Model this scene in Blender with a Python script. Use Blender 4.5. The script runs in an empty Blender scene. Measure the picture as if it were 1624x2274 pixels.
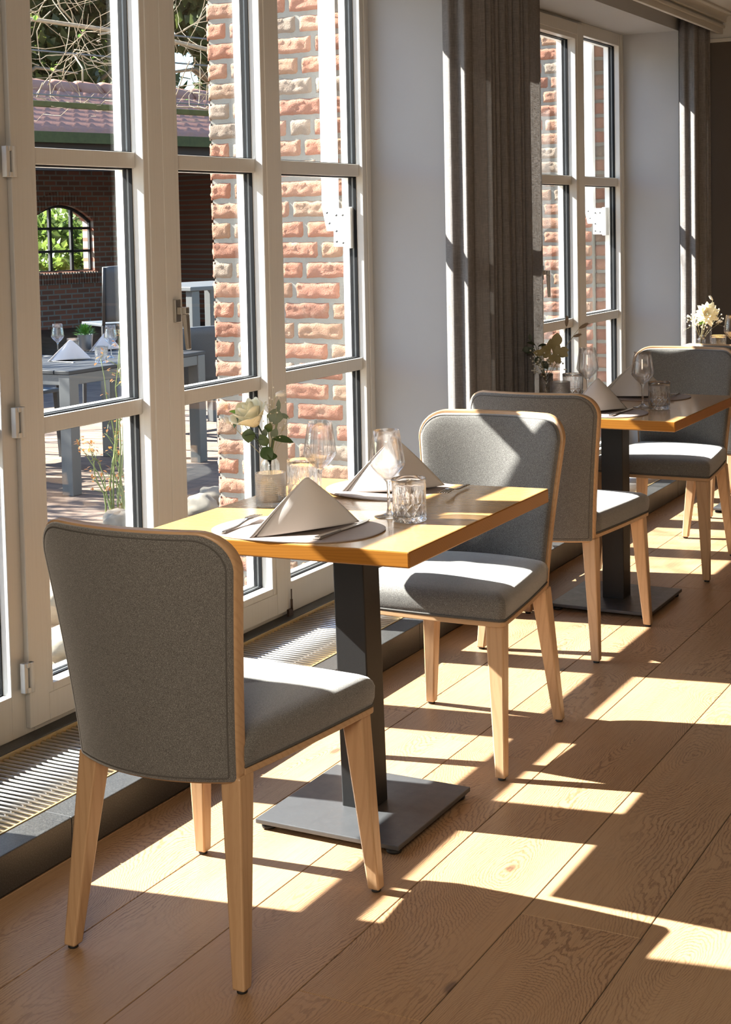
import bpy, bmesh, math, random
from mathutils import Vector, Matrix, noise
R = math.radians
sin, cos, pi = math.sin, math.cos, math.pi
random.seed(7)
scene = bpy.context.scene
COL = scene.collection

# ------------------------------------------------------------------ camera
cam_d = bpy.data.cameras.new('camera'); cam = bpy.data.objects.new('camera', cam_d); COL.objects.link(cam)
yaw, pit, rol = 0.4883132, 0.0645510, -0.0204002
f_ = Vector((-sin(yaw)*cos(pit), cos(yaw)*cos(pit), -sin(pit)))
r_ = f_.cross(Vector((0, 0, 1))).normalized(); u_ = r_.cross(f_)
r2 = r_*cos(rol) + u_*sin(rol); u2 = -r_*sin(rol) + u_*cos(rol)
m = Matrix((r2, u2, -f_)).transposed().to_4x4(); m.translation = Vector((0, 0, 1.44))
cam.matrix_world = m
cam_d.sensor_fit = 'VERTICAL'; cam_d.sensor_height = 36.0
cam_d.lens = 3350.07/2274*36.0
cam_d.shift_y = -(1137-713.73)/2274
cam_d.clip_start = 0.05; cam_d.clip_end = 300
scene.camera = cam
CAM = Vector((0, 0, 1.44))

# ------------------------------------------------------------------ exposure, sky, sun, added room fill lights
vs = scene.view_settings
vs.view_transform = 'Standard'; vs.look = 'None'; vs.gamma = 1.0; vs.exposure = 0.0
vs.use_curve_mapping = False
SUN_DIR = Vector((1.0, 0.174, -0.76)).normalized()
W = bpy.data.worlds.new('world'); scene.world = W; W.use_nodes = True
nt = W.node_tree; nt.nodes.clear()
wo = nt.nodes.new('ShaderNodeOutputWorld'); bg = nt.nodes.new('ShaderNodeBackground')
sky = nt.nodes.new('ShaderNodeTexSky'); sky.sky_type = 'NISHITA'; sky.sun_disc = False
sky.sun_elevation = R(36.7); sky.sun_rotation = math.atan2(-SUN_DIR.x, -SUN_DIR.y); sky.air_density = 1.2; sky.dust_density = 1.0; sky.ozone_density = 1.6
bg.inputs['Strength'].default_value = 0.52
tint = nt.nodes.new('ShaderNodeMix'); tint.data_type = 'RGBA'; tint.blend_type = 'MULTIPLY'; tint.inputs[0].default_value = 1.0; tint.inputs[7].default_value = (.76, .90, 1.08, 1)   # daylight white balance
nt.links.new(sky.outputs[0], tint.inputs[6]); nt.links.new(tint.outputs[2], bg.inputs[0]); nt.links.new(bg.outputs[0], wo.inputs[0])
sd = bpy.data.lights.new('sun', 'SUN'); sd.energy = 48.0; sd.angle = R(0.55); sd.color = (1.0, 0.955, 0.88)
so = bpy.data.objects.new('sun', sd); COL.objects.link(so); so.rotation_euler = SUN_DIR.to_track_quat('-Z', 'Y').to_euler()
so.location = (-12, -2, 10)
def area(name, loc, sx, sy, power, color, target):
    d = bpy.data.lights.new(name, 'AREA'); d.shape = 'RECTANGLE'; d.size = sx; d.size_y = sy; d.energy = power; d.color = color
    o = bpy.data.objects.new(name, d); COL.objects.link(o); o.location = loc
    o.rotation_euler = (Vector(target)-Vector(loc)).to_track_quat('-Z', 'Y').to_euler(); return o
area('overhead_fill', (0.3, 0.9, 2.5), 1.6, 1.6, 12, (1.0, 0.85, 0.66), (-0.6, 1.4, 0))  # added soft fill from above, no real fixture hangs here
area('camera_side_fill', (-0.2, -0.7, 2.1), 1.4, 0.9, 84, (1.0, 0.85, 0.66), (-1.6, 2.3, 0.3))  # added warm fill from the camera side, lifts chair backs and front floor
scene.cycles.caustics_refractive = False
scene.cycles.sample_clamp_indirect = 6.0
scene.cycles.transparent_max_bounces = 24
scene.cycles.max_bounces = 12

# ------------------------------------------------------------------ node helpers
def srgb(r, g, b):
    f = lambda c: (c/255/12.92 if c/255 <= .04045 else ((c/255+.055)/1.055)**2.4)
    return (f(r), f(g), f(b), 1)
class N:
    def __init__(s, name):
        s.m = bpy.data.materials.new(name); s.m.use_nodes = True; s.t = s.m.node_tree; s.t.nodes.clear()
        s.out = s.n('ShaderNodeOutputMaterial'); s._tc = None
    def n(s, typ, **kw):
        nd = s.t.nodes.new(typ)
        for k, v in kw.items(): setattr(nd, k, v)
        return nd
    def set(s, sock, v):
        if v is None: return
        if hasattr(v, 'is_linked') or isinstance(v, bpy.types.NodeSocket): s.t.links.new(v, sock)
        else:
            if isinstance(v, (tuple, list)) and len(v) == 3 and sock.type == 'RGBA': v = (*v, 1)
            sock.default_value = v
    @property
    def obj(s):
        if not s._tc: s._tc = s.n('ShaderNodeTexCoord')
        return s._tc.outputs['Object']
    def uv(s):
        if not s._tc: s._tc = s.n('ShaderNodeTexCoord')
        return s._tc.outputs['UV']
    def map(s, vec, scale=(1, 1, 1), loc=(0, 0, 0), rot=(0, 0, 0)):
        nd = s.n('ShaderNodeMapping'); s.set(nd.inputs[0], vec); nd.inputs['Location'].default_value = loc
        nd.inputs['Rotation'].default_value = rot; nd.inputs['Scale'].default_value = scale; return nd.outputs[0]
    def noise(s, vec, scale=5, detail=3, rough=.55, dist=0, col=False):
        nd = s.n('ShaderNodeTexNoise'); s.set(nd.inputs['Vector'], vec); nd.inputs['Scale'].default_value = scale
        nd.inputs['Detail'].default_value = detail; nd.inputs['Roughness'].default_value = rough; nd.inputs['Distortion'].default_value = dist
        return nd.outputs['Color' if col else 'Fac']
    def vor(s, vec, scale=5, feat='F1', out='Distance'):
        nd = s.n('ShaderNodeTexVoronoi', feature=feat); s.set(nd.inputs['Vector'], vec); nd.inputs['Scale'].default_value = scale; return nd.outputs[out]
    def ma(s, op, a, b=0.0, c=None, clamp=False):
        nd = s.n('ShaderNodeMath', operation=op, use_clamp=clamp); s.set(nd.inputs[0], a); s.set(nd.inputs[1], b)
        if c is not None: s.set(nd.inputs[2], c)
        return nd.outputs[0]
    def ramp(s, fac, stops):
        nd = s.n('ShaderNodeValToRGB'); s.set(nd.inputs[0], fac); e = nd.color_ramp.elements
        while len(e) < len(stops): e.new(0.5)
        for i, (p, c) in enumerate(stops): e[i].position = p; e[i].color = c if len(c) == 4 else (*c, 1)
        return nd.outputs[0]
    def mix(s, fac, a, b, mode='MIX'):
        nd = s.n('ShaderNodeMix', data_type='RGBA', blend_type=mode); s.set(nd.inputs[0], fac); s.set(nd.inputs[6], a); s.set(nd.inputs[7], b); return nd.outputs[2]
    def sm(s, v, a, b):
        nd = s.n('ShaderNodeMapRange', interpolation_type='SMOOTHSTEP'); s.set(nd.inputs[0], v); nd.inputs[1].default_value = a; nd.inputs[2].default_value = b; return nd.outputs[0]
    def bump(s, h, strength=.3, dist=.002, normal=None):
        nd = s.n('ShaderNodeBump'); nd.inputs['Strength'].default_value = strength; nd.inputs['Distance'].default_value = dist; s.set(nd.inputs['Height'], h)
        if normal is not None: s.set(nd.inputs['Normal'], normal)
        return nd.outputs[0]
    def sep(s, v):
        nd = s.n('ShaderNodeSeparateXYZ'); s.set(nd.inputs[0], v); return nd.outputs
    def comb(s, x=0, y=0, z=0):
        nd = s.n('ShaderNodeCombineXYZ'); s.set(nd.inputs[0], x); s.set(nd.inputs[1], y); s.set(nd.inputs[2], z); return nd.outputs[0]
    def attr(s, name, out='Color'):
        nd = s.n('ShaderNodeAttribute'); nd.attribute_name = name; return nd.outputs[out]
    def oinfo(s, out='Random'):
        return s.n('ShaderNodeObjectInfo').outputs[out]
    def bsdf(s, color, rough=.5, metal=0, normal=None, spec=.5, **kw):
        p = s.n('ShaderNodeBsdfPrincipled'); s.set(p.inputs['Base Color'], color); s.set(p.inputs['Roughness'], rough); s.set(p.inputs['Metallic'], metal)
        s.set(p.inputs['Specular IOR Level'], spec)
        if normal is not None: s.set(p.inputs['Normal'], normal)
        for k, v in kw.items(): s.set(p.inputs[k], v)
        return p.outputs[0]
    def mixs(s, fac, a, b):
        nd = s.n('ShaderNodeMixShader'); s.set(nd.inputs[0], fac); s.t.links.new(a, nd.inputs[1]); s.t.links.new(b, nd.inputs[2]); return nd.outputs[0]
    def fin(s, sh):
        s.t.links.new(sh, s.out.inputs[0]); return s.m
M = {}
def plain(key, color, rough=.5, metal=0, bump=0, bscale=200, spec=.5, var=0, **kw):
    b = N(key); c = color; nrm = None
    if var:
        nz = b.noise(b.obj, bscale*.3, 3); c = b.mix(nz, tuple(x*(1-var) for x in color), tuple(min(1, x*(1+var)) for x in color))
    if bump: nrm = b.bump(b.noise(b.obj, bscale, 3), bump, .001)
    M[key] = b.fin(b.bsdf(c, rough, metal, nrm, spec, **kw)); return M[key]

# ---- oak floor: every plank carries a random triple in 'rnd' and a UV map (u across 0..1, v metres along)
b = N('oak_floor'); uv = b.sep(b.uv()); rn = b.sep(b.attr('rnd'))
lx = b.ma('MULTIPLY', b.ma('SUBTRACT', uv[0], .5), .2585)
vy = b.ma('ADD', uv[1], b.ma('MULTIPLY', rn[0], 61.0))
seed = b.ma('MULTIPLY', rn[1], 37.0)
nz_l = b.noise(b.comb(b.ma('MULTIPLY', lx, 2.0), b.ma('MULTIPLY', vy, 1.1), seed), 1.0, 1.5)
hh = b.ma('MULTIPLY', b.ma('SUBTRACT', nz_l, .34), .62)
cx = b.ma('ADD', lx, b.ma('MULTIPLY', b.ma('SUBTRACT', rn[2], .5), .13))
warp = b.noise(b.comb(b.ma('MULTIPLY', lx, 22.0), b.ma('MULTIPLY', vy, 7.0), seed), 1.0, 5, .6)
dd = b.ma('SQRT', b.ma('ADD', b.ma('MULTIPLY', cx, cx), b.ma('MULTIPLY', hh, hh)))
dd = b.ma('ADD', dd, b.ma('MULTIPLY', warp, .026))
ring = b.ma('SINE', b.ma('MULTIPLY', dd, 6.2832/.0050))
brk = b.sm(b.noise(b.comb(b.ma('MULTIPLY', lx, 420.0), b.ma('MULTIPLY', vy, 24.0), seed), 1.0, 2), .30, .62)
line = b.ma('MULTIPLY', b.sm(ring, .15, .95), b.ma('ADD', b.ma('MULTIPLY', brk, .55), .45))
fine = b.noise(b.comb(b.ma('MULTIPLY', lx, 340.0), b.ma('MULTIPLY', vy, 7.0), seed), 1.0, 3, .65)
blot = b.noise(b.comb(b.ma('MULTIPLY', lx, 6.0), b.ma('MULTIPLY', vy, 2.2), seed), 1.0, 2)
mask = b.sm(b.noise(b.comb(b.ma('MULTIPLY', lx, 4.0), b.ma('MULTIPLY', vy, .9), b.ma('ADD', seed, 9.0)), 1.0, 2), .34, .60)
base = b.mix(blot, (.30, .185, .10), (.385, .248, .14))
base = b.mix(b.ma('MULTIPLY', b.ma('SUBTRACT', rn[1], .2), .5, clamp=True), base, (.30, .165, .085))
base = b.mix(b.ma('MULTIPLY', b.sm(fine, .45, .75), .50), base, (.185, .10, .052))
base = b.mix(b.ma('MULTIPLY', b.ma('MULTIPLY', line, mask), .88), base, (.15, .08, .042))
kn = b.vor(b.comb(b.ma('MULTIPLY', lx, 5.0), b.ma('MULTIPLY', vy, 2.2), seed), 1.0)
base = b.mix(b.ma('MULTIPLY', b.sm(kn, .075, .03), .75), base, (.07, .04, .028))
hgt = b.ma('ADD', b.ma('MULTIPLY', line, -.5), b.ma('MULTIPLY', fine, -.5))
M['oak_floor'] = b.fin(b.bsdf(base, b.ma('ADD', b.ma('MULTIPLY', fine, .16), .33), 0, b.bump(hgt, .22, .0008), .4))

def wood(key, c1, c2, c3, rough, axis='y', fine_s=240, ringp=.012, spec=.5, coat=0):
    b = N(key); p = b.sep(b.obj); rnd = b.ma('MULTIPLY', b.oinfo(), 13.0)
    o = {'x': (1, 0, 2), 'y': (0, 1, 2), 'z': (0, 2, 1)}[axis]
    a, l, c = p[o[0]], p[o[1]], p[o[2]]
    v = b.comb(b.ma('MULTIPLY', a, fine_s), b.ma('ADD', b.ma('MULTIPLY', l, 6.0), rnd), b.ma('MULTIPLY', c, fine_s))
    fine = b.noise(v, 1, 3, .6)
    v2 = b.comb(b.ma('MULTIPLY', a, 8), b.ma('ADD', b.ma('MULTIPLY', l, 1.6), rnd), b.ma('MULTIPLY', c, 8))
    wv = b.noise(v2, 1, 2)
    ring = b.ma('SINE', b.ma('MULTIPLY', b.ma('ADD', b.ma('ADD', a, c), b.ma('MULTIPLY', wv, .09)), 6.2832/ringp))
    base = b.mix(wv, c1, c2)
    base = b.mix(b.ma('MULTIPLY', b.sm(ring, .2, 1.0), .35), base, c3)
    base = b.mix(b.ma('MULTIPLY', b.sm(fine, .5, .8), .4), base, c3)
    M[key] = b.fin(b.bsdf(base, rough, 0, b.bump(fine, .08, .0005), spec, **({'Coat Weight': coat, 'Coat Roughness': .12} if coat else {})))
wood('beech', (.41, .255, .138), (.48, .31, .178), (.33, .19, .095), .38, 'z', 300, .02)
wood('beech_frame', (.39, .24, .13), (.455, .295, .165), (.32, .185, .095), .36, 'x', 300, .02)
wood('oak_edge', (.27, .105, .014), (.33, .135, .022), (.20, .07, .009), .3, 'x', 200, .008, .4)
wood('oak_table', (.36, .205, .078), (.44, .26, .105), (.25, .13, .042), .22, 'x', 260, .012, .5, .25)

# ---- upholstery, linen, textiles
b = N('grey_wool'); sp = b.noise(b.obj, 800, 2, .75); sp2 = b.noise(b.map(b.obj, (1, 1, .35)), 1500, 1)
big = b.noise(b.obj, 9, 2)
c = b.ramp(sp, [(.34, (.030, .028, .025)), (.52, (.130, .126, .120)), (.68, (.34, .335, .325))])
c = b.mix(b.ma('MULTIPLY', sp2, .45), c, (.105, .10, .095)); c = b.mix(b.ma('MULTIPLY', big, .18), c, (.11, .105, .10))
M['grey_wool'] = b.fin(b.bsdf(c, .9, 0, b.bump(sp, .5, .0012), .2, **{'Sheen Weight': .55, 'Sheen Roughness': .4}))
plain('piping', (.07, .066, .062), .9)
b = N('linen'); w1 = b.noise(b.map(b.obj, (420, 420, 26)), 1, 2); w2 = b.noise(b.map(b.obj, (34, 34, 520)), 1, 2)
wv = b.ma('MAXIMUM', w1, w2); c = b.ramp(wv, [(.42, (.122, .113, .110)), (.80, (.20, .187, .182))])
di = b.bsdf(c, .9, 0, b.bump(wv, .4, .001), .15); tr = b.n('ShaderNodeBsdfTranslucent'); b.set(tr.inputs[0], (.50, .46, .43))
tp = b.n('ShaderNodeBsdfTransparent')
sh = b.mixs(.17, di, tr.outputs[0])
M['linen'] = b.fin(b.mixs(b.ma('MULTIPLY', b.sm(wv, .62, .50), .12), sh, tp.outputs[0]))
b = N('napkin'); w = b.noise(b.map(b.obj, (1, 1, 1)), 900, 1)
di = b.bsdf((.60, .57, .56), .75, 0, b.bump(b.ma('ADD', w, b.ma('MULTIPLY', b.noise(b.obj, 22, 2), 2.0)), .18, .0015), .25, **{'Sheen Weight': .3})
tr = b.n('ShaderNodeBsdfTranslucent'); b.set(tr.inputs[0], (.75, .7, .68))
M['napkin'] = b.fin(b.mixs(.10, di, tr.outputs[0]))
plain('leather', (.235, .185, .165), .55, bump=.3, bscale=500, var=.08)
plain('leather_mark', (.05, .035, .03), .6)

# ---- metals, stone, paint
plain('steel', (.62, .61, .59), .22, 1.0)
plain('nickel', (.50, .48, .44), .32, 1.0)
plain('alu', (.60, .58, .56), .33, .85)
plain('dark_pit', (.008, .008, .009), .8)
plain('brass_trim', (.62, .47, .24), .4, .8)
plain('black_steel', (.012, .012, .013), .5, bump=.25, bscale=700, spec=.3, var=.2)
b = N('plate_steel'); sc = b.noise(b.obj, 30, 4, .7); scr = b.sm(b.noise(b.map(b.obj, (1, 1, 1)), 120, 3, .8), .68, .8)
M['plate_steel'] = b.fin(b.bsdf(b.mix(scr, (.046, .048, .052), (.13, .13, .135)), b.ma('ADD', b.ma('MULTIPLY', sc, .3), .24), .1, b.bump(sc, .1, .001), .65))
plain('rubber', (.012, .012, .012), .6)
plain('gasket', (.006, .0065, .0075), .6, spec=.12)
b = N('window_paint'); st = b.noise(b.map(b.obj, (160, 160, 2.5)), 1, 2)
M['window_paint'] = b.fin(b.bsdf(b.mix(st, (.47, .46, .435), (.53, .52, .495)), .38, 0, b.bump(st, .05, .0005), .5))
plain('spacer', (.14, .145, .145), .5, .3)
plain('outer_paint', (.82, .82, .80), .45)
plain('awning_paint', (.84, .84, .83), .4)
b = N('granite'); sp = b.noise(b.obj, 320, 3, .7); cl = b.noise(b.obj, 7, 3)
c = b.ramp(sp, [(.35, (.014, .014, .014)), (.6, (.042, .042, .041)), (.78, (.13, .13, .125))])
M['granite'] = b.fin(b.bsdf(c, b.ma('ADD', b.ma('MULTIPLY', cl, .25), .28), 0, b.bump(sp, .15, .0006), .5))
b = N('plaster'); p = b.noise(b.obj, 260, 3); big = b.noise(b.obj, 2.2, 3)
M['plaster'] = b.fin(b.bsdf(b.mix(big, (.305, .31, .32), (.335, .34, .35)), .85, 0, b.bump(p, .12, .001), .25))
plain('cream_paint', (.42, .41, .385), .6, bump=.06, bscale=120)
plain('taupe_wall', (.06, .048, .038), .85, bump=.1, bscale=260)
plain('dark_wood', (.045, .026, .017), .5)
plain('warm_wall', (.20, .165, .13), .8)

# ---- glass
def fres(b, ior):                # same reflectance entering and leaving a thin sheet
    fr = b.n('ShaderNodeFresnel'); ge = b.n('ShaderNodeNewGeometry')
    b.set(fr.inputs[0], b.ma('ADD', b.ma('MULTIPLY', ge.outputs['Backfacing'], 1/ior-ior), ior)); return fr
def clear(key, tint=(1, 1, 1), ior=1.45, glossy=.0, extra=.0):
    b = N(key); fr = fres(b, ior)
    g = b.n('ShaderNodeBsdfGlossy'); g.inputs['Roughness'].default_value = .0; b.set(g.inputs[0], (1, 1, 1))
    t = b.n('ShaderNodeBsdfTransparent'); b.set(t.inputs[0], tint)
    M[key] = b.fin(b.mixs(b.ma('ADD', fr.outputs[0], extra, clamp=True), t.outputs[0], g.outputs[0]))
clear('pane_glass', (.965, .98, .975), 1.42)
def drink(key, tint=(1, 1, 1), rough=0.0, part=.45, tr=(.97, .97, .97)):
    b = N(key); g = b.n('ShaderNodeBsdfGlass'); g.inputs['IOR'].default_value = 1.46; g.inputs['Roughness'].default_value = rough; b.set(g.inputs[0], tint)
    fr = fres(b, 1.44); gl = b.n('ShaderNodeBsdfGlossy'); gl.inputs['Roughness'].default_value = .0
    t = b.n('ShaderNodeBsdfTransparent'); b.set(t.inputs[0], tr)
    th = b.mixs(fr.outputs[0], t.outputs[0], gl.outputs[0])
    M[key] = b.fin(b.mixs(part, th, g.outputs[0]))
drink('crystal', (1, 1, 1), 0, .78, (.97, .97, .97))
drink('thin_glass', (1, 1, 1), 0, .24, (.98, .975, .975))
drink('stem_glass', (1, 1, 1), 0, .75, (.97, .97, .97))
drink('ribbed_glass', (.96, .98, .98), .02, .5, (.93, .95, .95))
b = N('frosted_glass'); g = b.n('ShaderNodeBsdfGlass'); g.inputs['IOR'].default_value = 1.4; g.inputs['Roughness'].default_value = .04
tl = b.n('ShaderNodeBsdfTranslucent'); b.set(tl.inputs[0], (.85, .85, .86)); df = b.bsdf((.72, .73, .75), .25)
t = b.n('ShaderNodeBsdfTransparent')
M['frosted_glass'] = b.fin(b.mixs(.12, b.mixs(.35, g.outputs[0], t.outputs[0]), b.mixs(.5, df, tl.outputs[0])))

# ---- brick and outdoors
b = N('pier_brick'); ca = b.attr('rnd'); n1 = b.noise(b.obj, 55, 5, .7); n2 = b.noise(b.obj, 14, 3)
c = b.mix(b.ma("MULTIPLY", n1, .4), ca, (.30, .20, .15)); c = b.mix(b.sm(n2, .55, .8), c, b.mix(.5, ca, (.40, .30, .22)))
M['pier_brick'] = b.fin(b.bsdf(c, .92, 0, b.bump(b.ma('ADD', n1, b.noise(b.obj, 240, 3)), .8, .004), .2))
b = N('mortar'); n1 = b.noise(b.obj, 180, 4, .7); M['mortar'] = b.fin(b.bsdf(b.mix(n1, (.205, .20, .177), (.27, .262, .237)), .95, 0, b.bump(n1, .7, .003), .1))
def bricktex(key, c1, c2, mort, sc, bw, rh, ms=.012, rough=.9, axes='xz'):
    b = N(key); p = b.sep(b.obj); v = b.comb(p['xyz'.index(axes[0])], p['xyz'.index(axes[1])], 0)
    t = b.n('ShaderNodeTexBrick'); b.set(t.inputs['Vector'], v); b.set(t.inputs['Color1'], c1); b.set(t.inputs['Color2'], c2); b.set(t.inputs['Mortar'], mort)
    t.inputs['Scale'].default_value = sc; t.inputs['Mortar Size'].default_value = ms; t.inputs['Brick Width'].default_value = bw; t.inputs['Row Height'].default_value = rh
    nz = b.noise(b.obj, 8, 3); c = b.mix(b.ma('MULTIPLY', nz, .6), t.outputs[0], b.mix(.5, t.outputs[0], (.18, .14, .12)))
    M[key] = b.fin(b.bsdf(c, rough, 0, b.bump(b.ma('ADD', b.ma('MULTIPLY', t.outputs['Fac'], -1.0), nz), .5, .006), .3))
bricktex('barn_brick', (.33, .118, .07), (.19, .078, .052), (.27, .245, .21), 1.0, .22, .078)
bricktex('paver', (.185, .128, .092), (.115, .076, .056), (.08, .064, .05), 1.0, .22, .11, .006, axes='xy')
plain('soil', (.20, .155, .115), .95, bump=1.0, bscale=40, var=.5)
plain('rock', (.17, .15, .118), .9, bump=1.0, bscale=45, var=.5)
b = N('roof_tile'); n1 = b.noise(b.obj, 4, 3); n2 = b.noise(b.obj, 40, 3)
M['roof_tile'] = b.fin(b.bsdf(b.mix(b.ma('MULTIPLY', n1, n2), (.40, .19, .13), (.24, .115, .085)), .7, 0, b.bump(n2, .2, .004), .3))
plain('moss_wood', (.055, .060, .016), .9, bump=.6, bscale=60, var=.4)
plain('timber', (.035, .026, .022), .8)
plain('patio_alu', (.10, .104, .106), .45, .3)
plain('patio_dark', (.016, .017, .019), .55, var=.2, bscale=60)
plain('mesh_fabric', (.05, .06, .07), .6, bump=.3, bscale=600, var=.3)
plain('zinc', (.40, .41, .41), .35, .8, var=.25, bscale=60)
plain('iron', (.010, .010, .011), .5)
b = N('bark'); n1 = b.noise(b.map(b.obj, (1, 1, .4)), 30, 3)
M['bark'] = b.fin(b.bsdf(b.mix(n1, (.20, .145, .09), (.36, .28, .185)), .9))
def leafy(key, c1, c2, trans=.35, rough=.5):
    b = N(key); n1 = b.noise(b.obj, 3.5, 2); n2 = b.noise(b.obj, 60, 2); c = b.mix(b.ma('MULTIPLY', b.ma('ADD', n1, n2), .5), c1, c2)
    t = b.n('ShaderNodeBsdfTranslucent'); b.set(t.inputs[0], c); M[key] = b.fin(b.mixs(trans, b.bsdf(c, rough, 0, None, .4), t.outputs[0]))
leafy('evergreen', (.030, .045, .012), (.11, .13, .035)); leafy('shrub_green', (.05, .10, .02), (.22, .30, .06), .4)
leafy('rose_leaf', (.025, .055, .015), (.06, .10, .03), .2, .4); leafy('bright_leaf', (.12, .26, .03), (.2, .36, .06), .5, .4)
leafy('eucalyptus', (.085, .115, .075), (.13, .16, .105), .2); leafy('cream_petal', (.86, .80, .56), (.90, .87, .72), .3, .5)
leafy('dry_petal', (.22, .175, .075), (.36, .30, .14), .25); leafy('white_fluff', (.80, .76, .68), (.88, .85, .8), .4, .8)
leafy('brown_fluff', (.25, .18, .12), (.36, .27, .19), .2, .8); leafy('copper_leaf', (.30, .10, .03), (.42, .2, .05), .4)
leafy('pot_green', (.05, .16, .02), (.13, .30, .04), .35); leafy('stem_green', (.10, .14, .04), (.2, .24, .09), .1)
leafy('pale_stem', (.38, .34, .18), (.46, .42, .26), .1); leafy('dark_leaf', (.012, .022, .010), (.03, .045, .02), .15)

# ------------------------------------------------------------------ mesh helpers
class MB:
    def __init__(s): s.v = []; s.f = []; s.sm = []; s.mi = []; s.rnd = None; s.fixn = True
    def add(s, vs_, fs, smooth=False, mi=0):
        o = len(s.v); s.v += [tuple(p) for p in vs_]
        for f in fs: s.f.append(tuple(i+o for i in f)); s.sm.append(smooth); s.mi.append(mi)
        return s
    def box(s, x0, x1, y0, y1, z0, z1, mi=0):
        v = [(x0, y0, z0), (x1, y0, z0), (x1, y1, z0), (x0, y1, z0), (x0, y0, z1), (x1, y0, z1), (x1, y1, z1), (x0, y1, z1)]
        return s.add(v, [(3, 2, 1, 0), (4, 5, 6, 7), (0, 1, 5, 4), (1, 2, 6, 5), (2, 3, 7, 6), (3, 0, 4, 7)], False, mi)
    def hexa(s, b4, t4, mi=0):
        return s.add(list(b4)+list(t4), [(3, 2, 1, 0), (4, 5, 6, 7), (0, 1, 5, 4), (1, 2, 6, 5), (2, 3, 7, 6), (3, 0, 4, 7)], False, mi)
    def taper(s, c0, s0, c1, s1, d0=None, d1=None):
        d0 = d0 or s0; d1 = d1 or s1
        q = lambda c, a, d: [(c[0]-a/2, c[1]-d/2, c[2]), (c[0]+a/2, c[1]-d/2, c[2]), (c[0]+a/2, c[1]+d/2, c[2]), (c[0]-a/2, c[1]+d/2, c[2])]
        return s.hexa(q(c0, s0, d0), q(c1, s1, d1))
    def grid(s, rows, closed=False, smooth=True, cap0=False, cap1=False, mi=0):
        n = len(rows[0]); vs_ = [p for r in rows for p in r]; fs = []
        for i in range(len(rows)-1):
            for j in range(n if closed else n-1):
                k = (j+1) % n
                fs.append((i*n+j, i*n+k, (i+1)*n+k, (i+1)*n+j))
        if cap0: fs.append(tuple(range(n-1, -1, -1)))
        if cap1: fs.append(tuple((len(rows)-1)*n+j for j in range(n)))
        return s.add(vs_, fs, smooth, mi)
    def lathe(s, prof, seg=32, c=(0, 0, 0), smooth=True, cap0=True, cap1=True, mod=None):
        rows = []
        for (r, z) in prof:
            rows.append([(c[0]+(r+(mod(2*pi*j/seg, z, r) if mod else 0))*cos(2*pi*j/seg), c[1]+(r+(mod(2*pi*j/seg, z, r) if mod else 0))*sin(2*pi*j/seg), c[2]+z) for j in range(seg)])
        return s.grid(rows, True, smooth, cap0, cap1)
    def tube(s, pts, r, seg=6, smooth=True, closed=False, caps=True):
        pts = [Vector(p) for p in pts]; n = len(pts); rows = []; prev = None
        for i, p in enumerate(pts):
            a = pts[(i-1) % n] if (closed or i > 0) else p; bq = pts[(i+1) % n] if (closed or i < n-1) else p
            t = (bq-a).normalized() if (bq-a).length > 1e-9 else Vector((0, 0, 1))
            if prev is None:
                ref = Vector((0, 0, 1)) if abs(t.z) < .9 else Vector((1, 0, 0)); u = t.cross(ref).normalized()
            else:
                u = (prev - t*prev.dot(t)); u = u.normalized() if u.length > 1e-6 else t.orthogonal().normalized()
            prev = u; w = t.cross(u); rr = r[i] if isinstance(r, (list, tuple)) else r
            rows.append([p+(u*cos(2*pi*j/seg)+w*sin(2*pi*j/seg))*rr for j in range(seg)])
        if closed: rows.append(rows[0]); caps = False
        return s.grid(rows, True, smooth, caps, caps)
    def sphere(s, c, r, seg=8, ring=5):
        rows = []
        rx, ry, rz = r if isinstance(r, (tuple, list)) else (r, r, r)
        for i in range(ring+1):
            a = -pi/2+pi*i/ring
            rows.append([(c[0]+rx*cos(a)*cos(2*pi*j/seg), c[1]+ry*cos(a)*sin(2*pi*j/seg), c[2]+rz*sin(a)) for j in range(seg)])
        return s.grid(rows, True, True)
    def leaf(s, base, d, up, L, w, curl=.2, n=5, tip=1.0, cup=.15):
        base = Vector(base); d = Vector(d).normalized(); up = Vector(up); sd = d.cross(up)
        sd = sd.normalized() if sd.length > 1e-5 else d.orthogonal().normalized(); nn = sd.cross(d)
        rows = []
        for i in range(n+1):
            t = i/n; ww = w*.5*(sin(pi*min(1, t**tip))**.75 if 0 < t < 1 else .04); c = base+d*(L*t)-nn*(curl*L*t*t)
            rows.append([c-sd*ww+nn*cup*ww, c, c+sd*ww+nn*cup*ww])
        return s.grid(rows)
    def build(s, name, mat, parent=None, bevel=0, seg=2, sub=0, loc=None, rot=None, solid=0):
        me = bpy.data.meshes.new(name); me.from_pydata(s.v, [], s.f)
        for i, p in enumerate(me.polygons): p.use_smooth = s.sm[i]; p.material_index = s.mi[i]
        mats = mat if isinstance(mat, (list, tuple)) else [mat]
        for k in mats: me.materials.append(M[k] if isinstance(k, str) else k)
        if s.rnd is not None:
            at = me.attributes.new('rnd', 'FLOAT_COLOR', 'POINT')
            for i, c in enumerate(s.rnd): at.data[i].color = (*c, 1)
        me.validate(); me.update()
        if s.fixn:
            bm = bmesh.new(); bm.from_mesh(me); bmesh.ops.recalc_face_normals(bm, faces=bm.faces); bm.to_mesh(me); bm.free()
        o = bpy.data.objects.new(name, me); COL.objects.link(o)
        if parent is not None: o.parent = parent
        if solid:
            md = o.modifiers.new('solid', 'SOLIDIFY'); md.thickness = solid; md.offset = 0
        if bevel:
            md = o.modifiers.new('bevel', 'BEVEL'); md.width = bevel; md.segments = seg; md.limit_method = 'ANGLE'; md.angle_limit = R(40)
            md.harden_normals = False
        if sub:
            md = o.modifiers.new('sub', 'SUBSURF'); md.levels = sub; md.render_levels = sub
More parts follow.
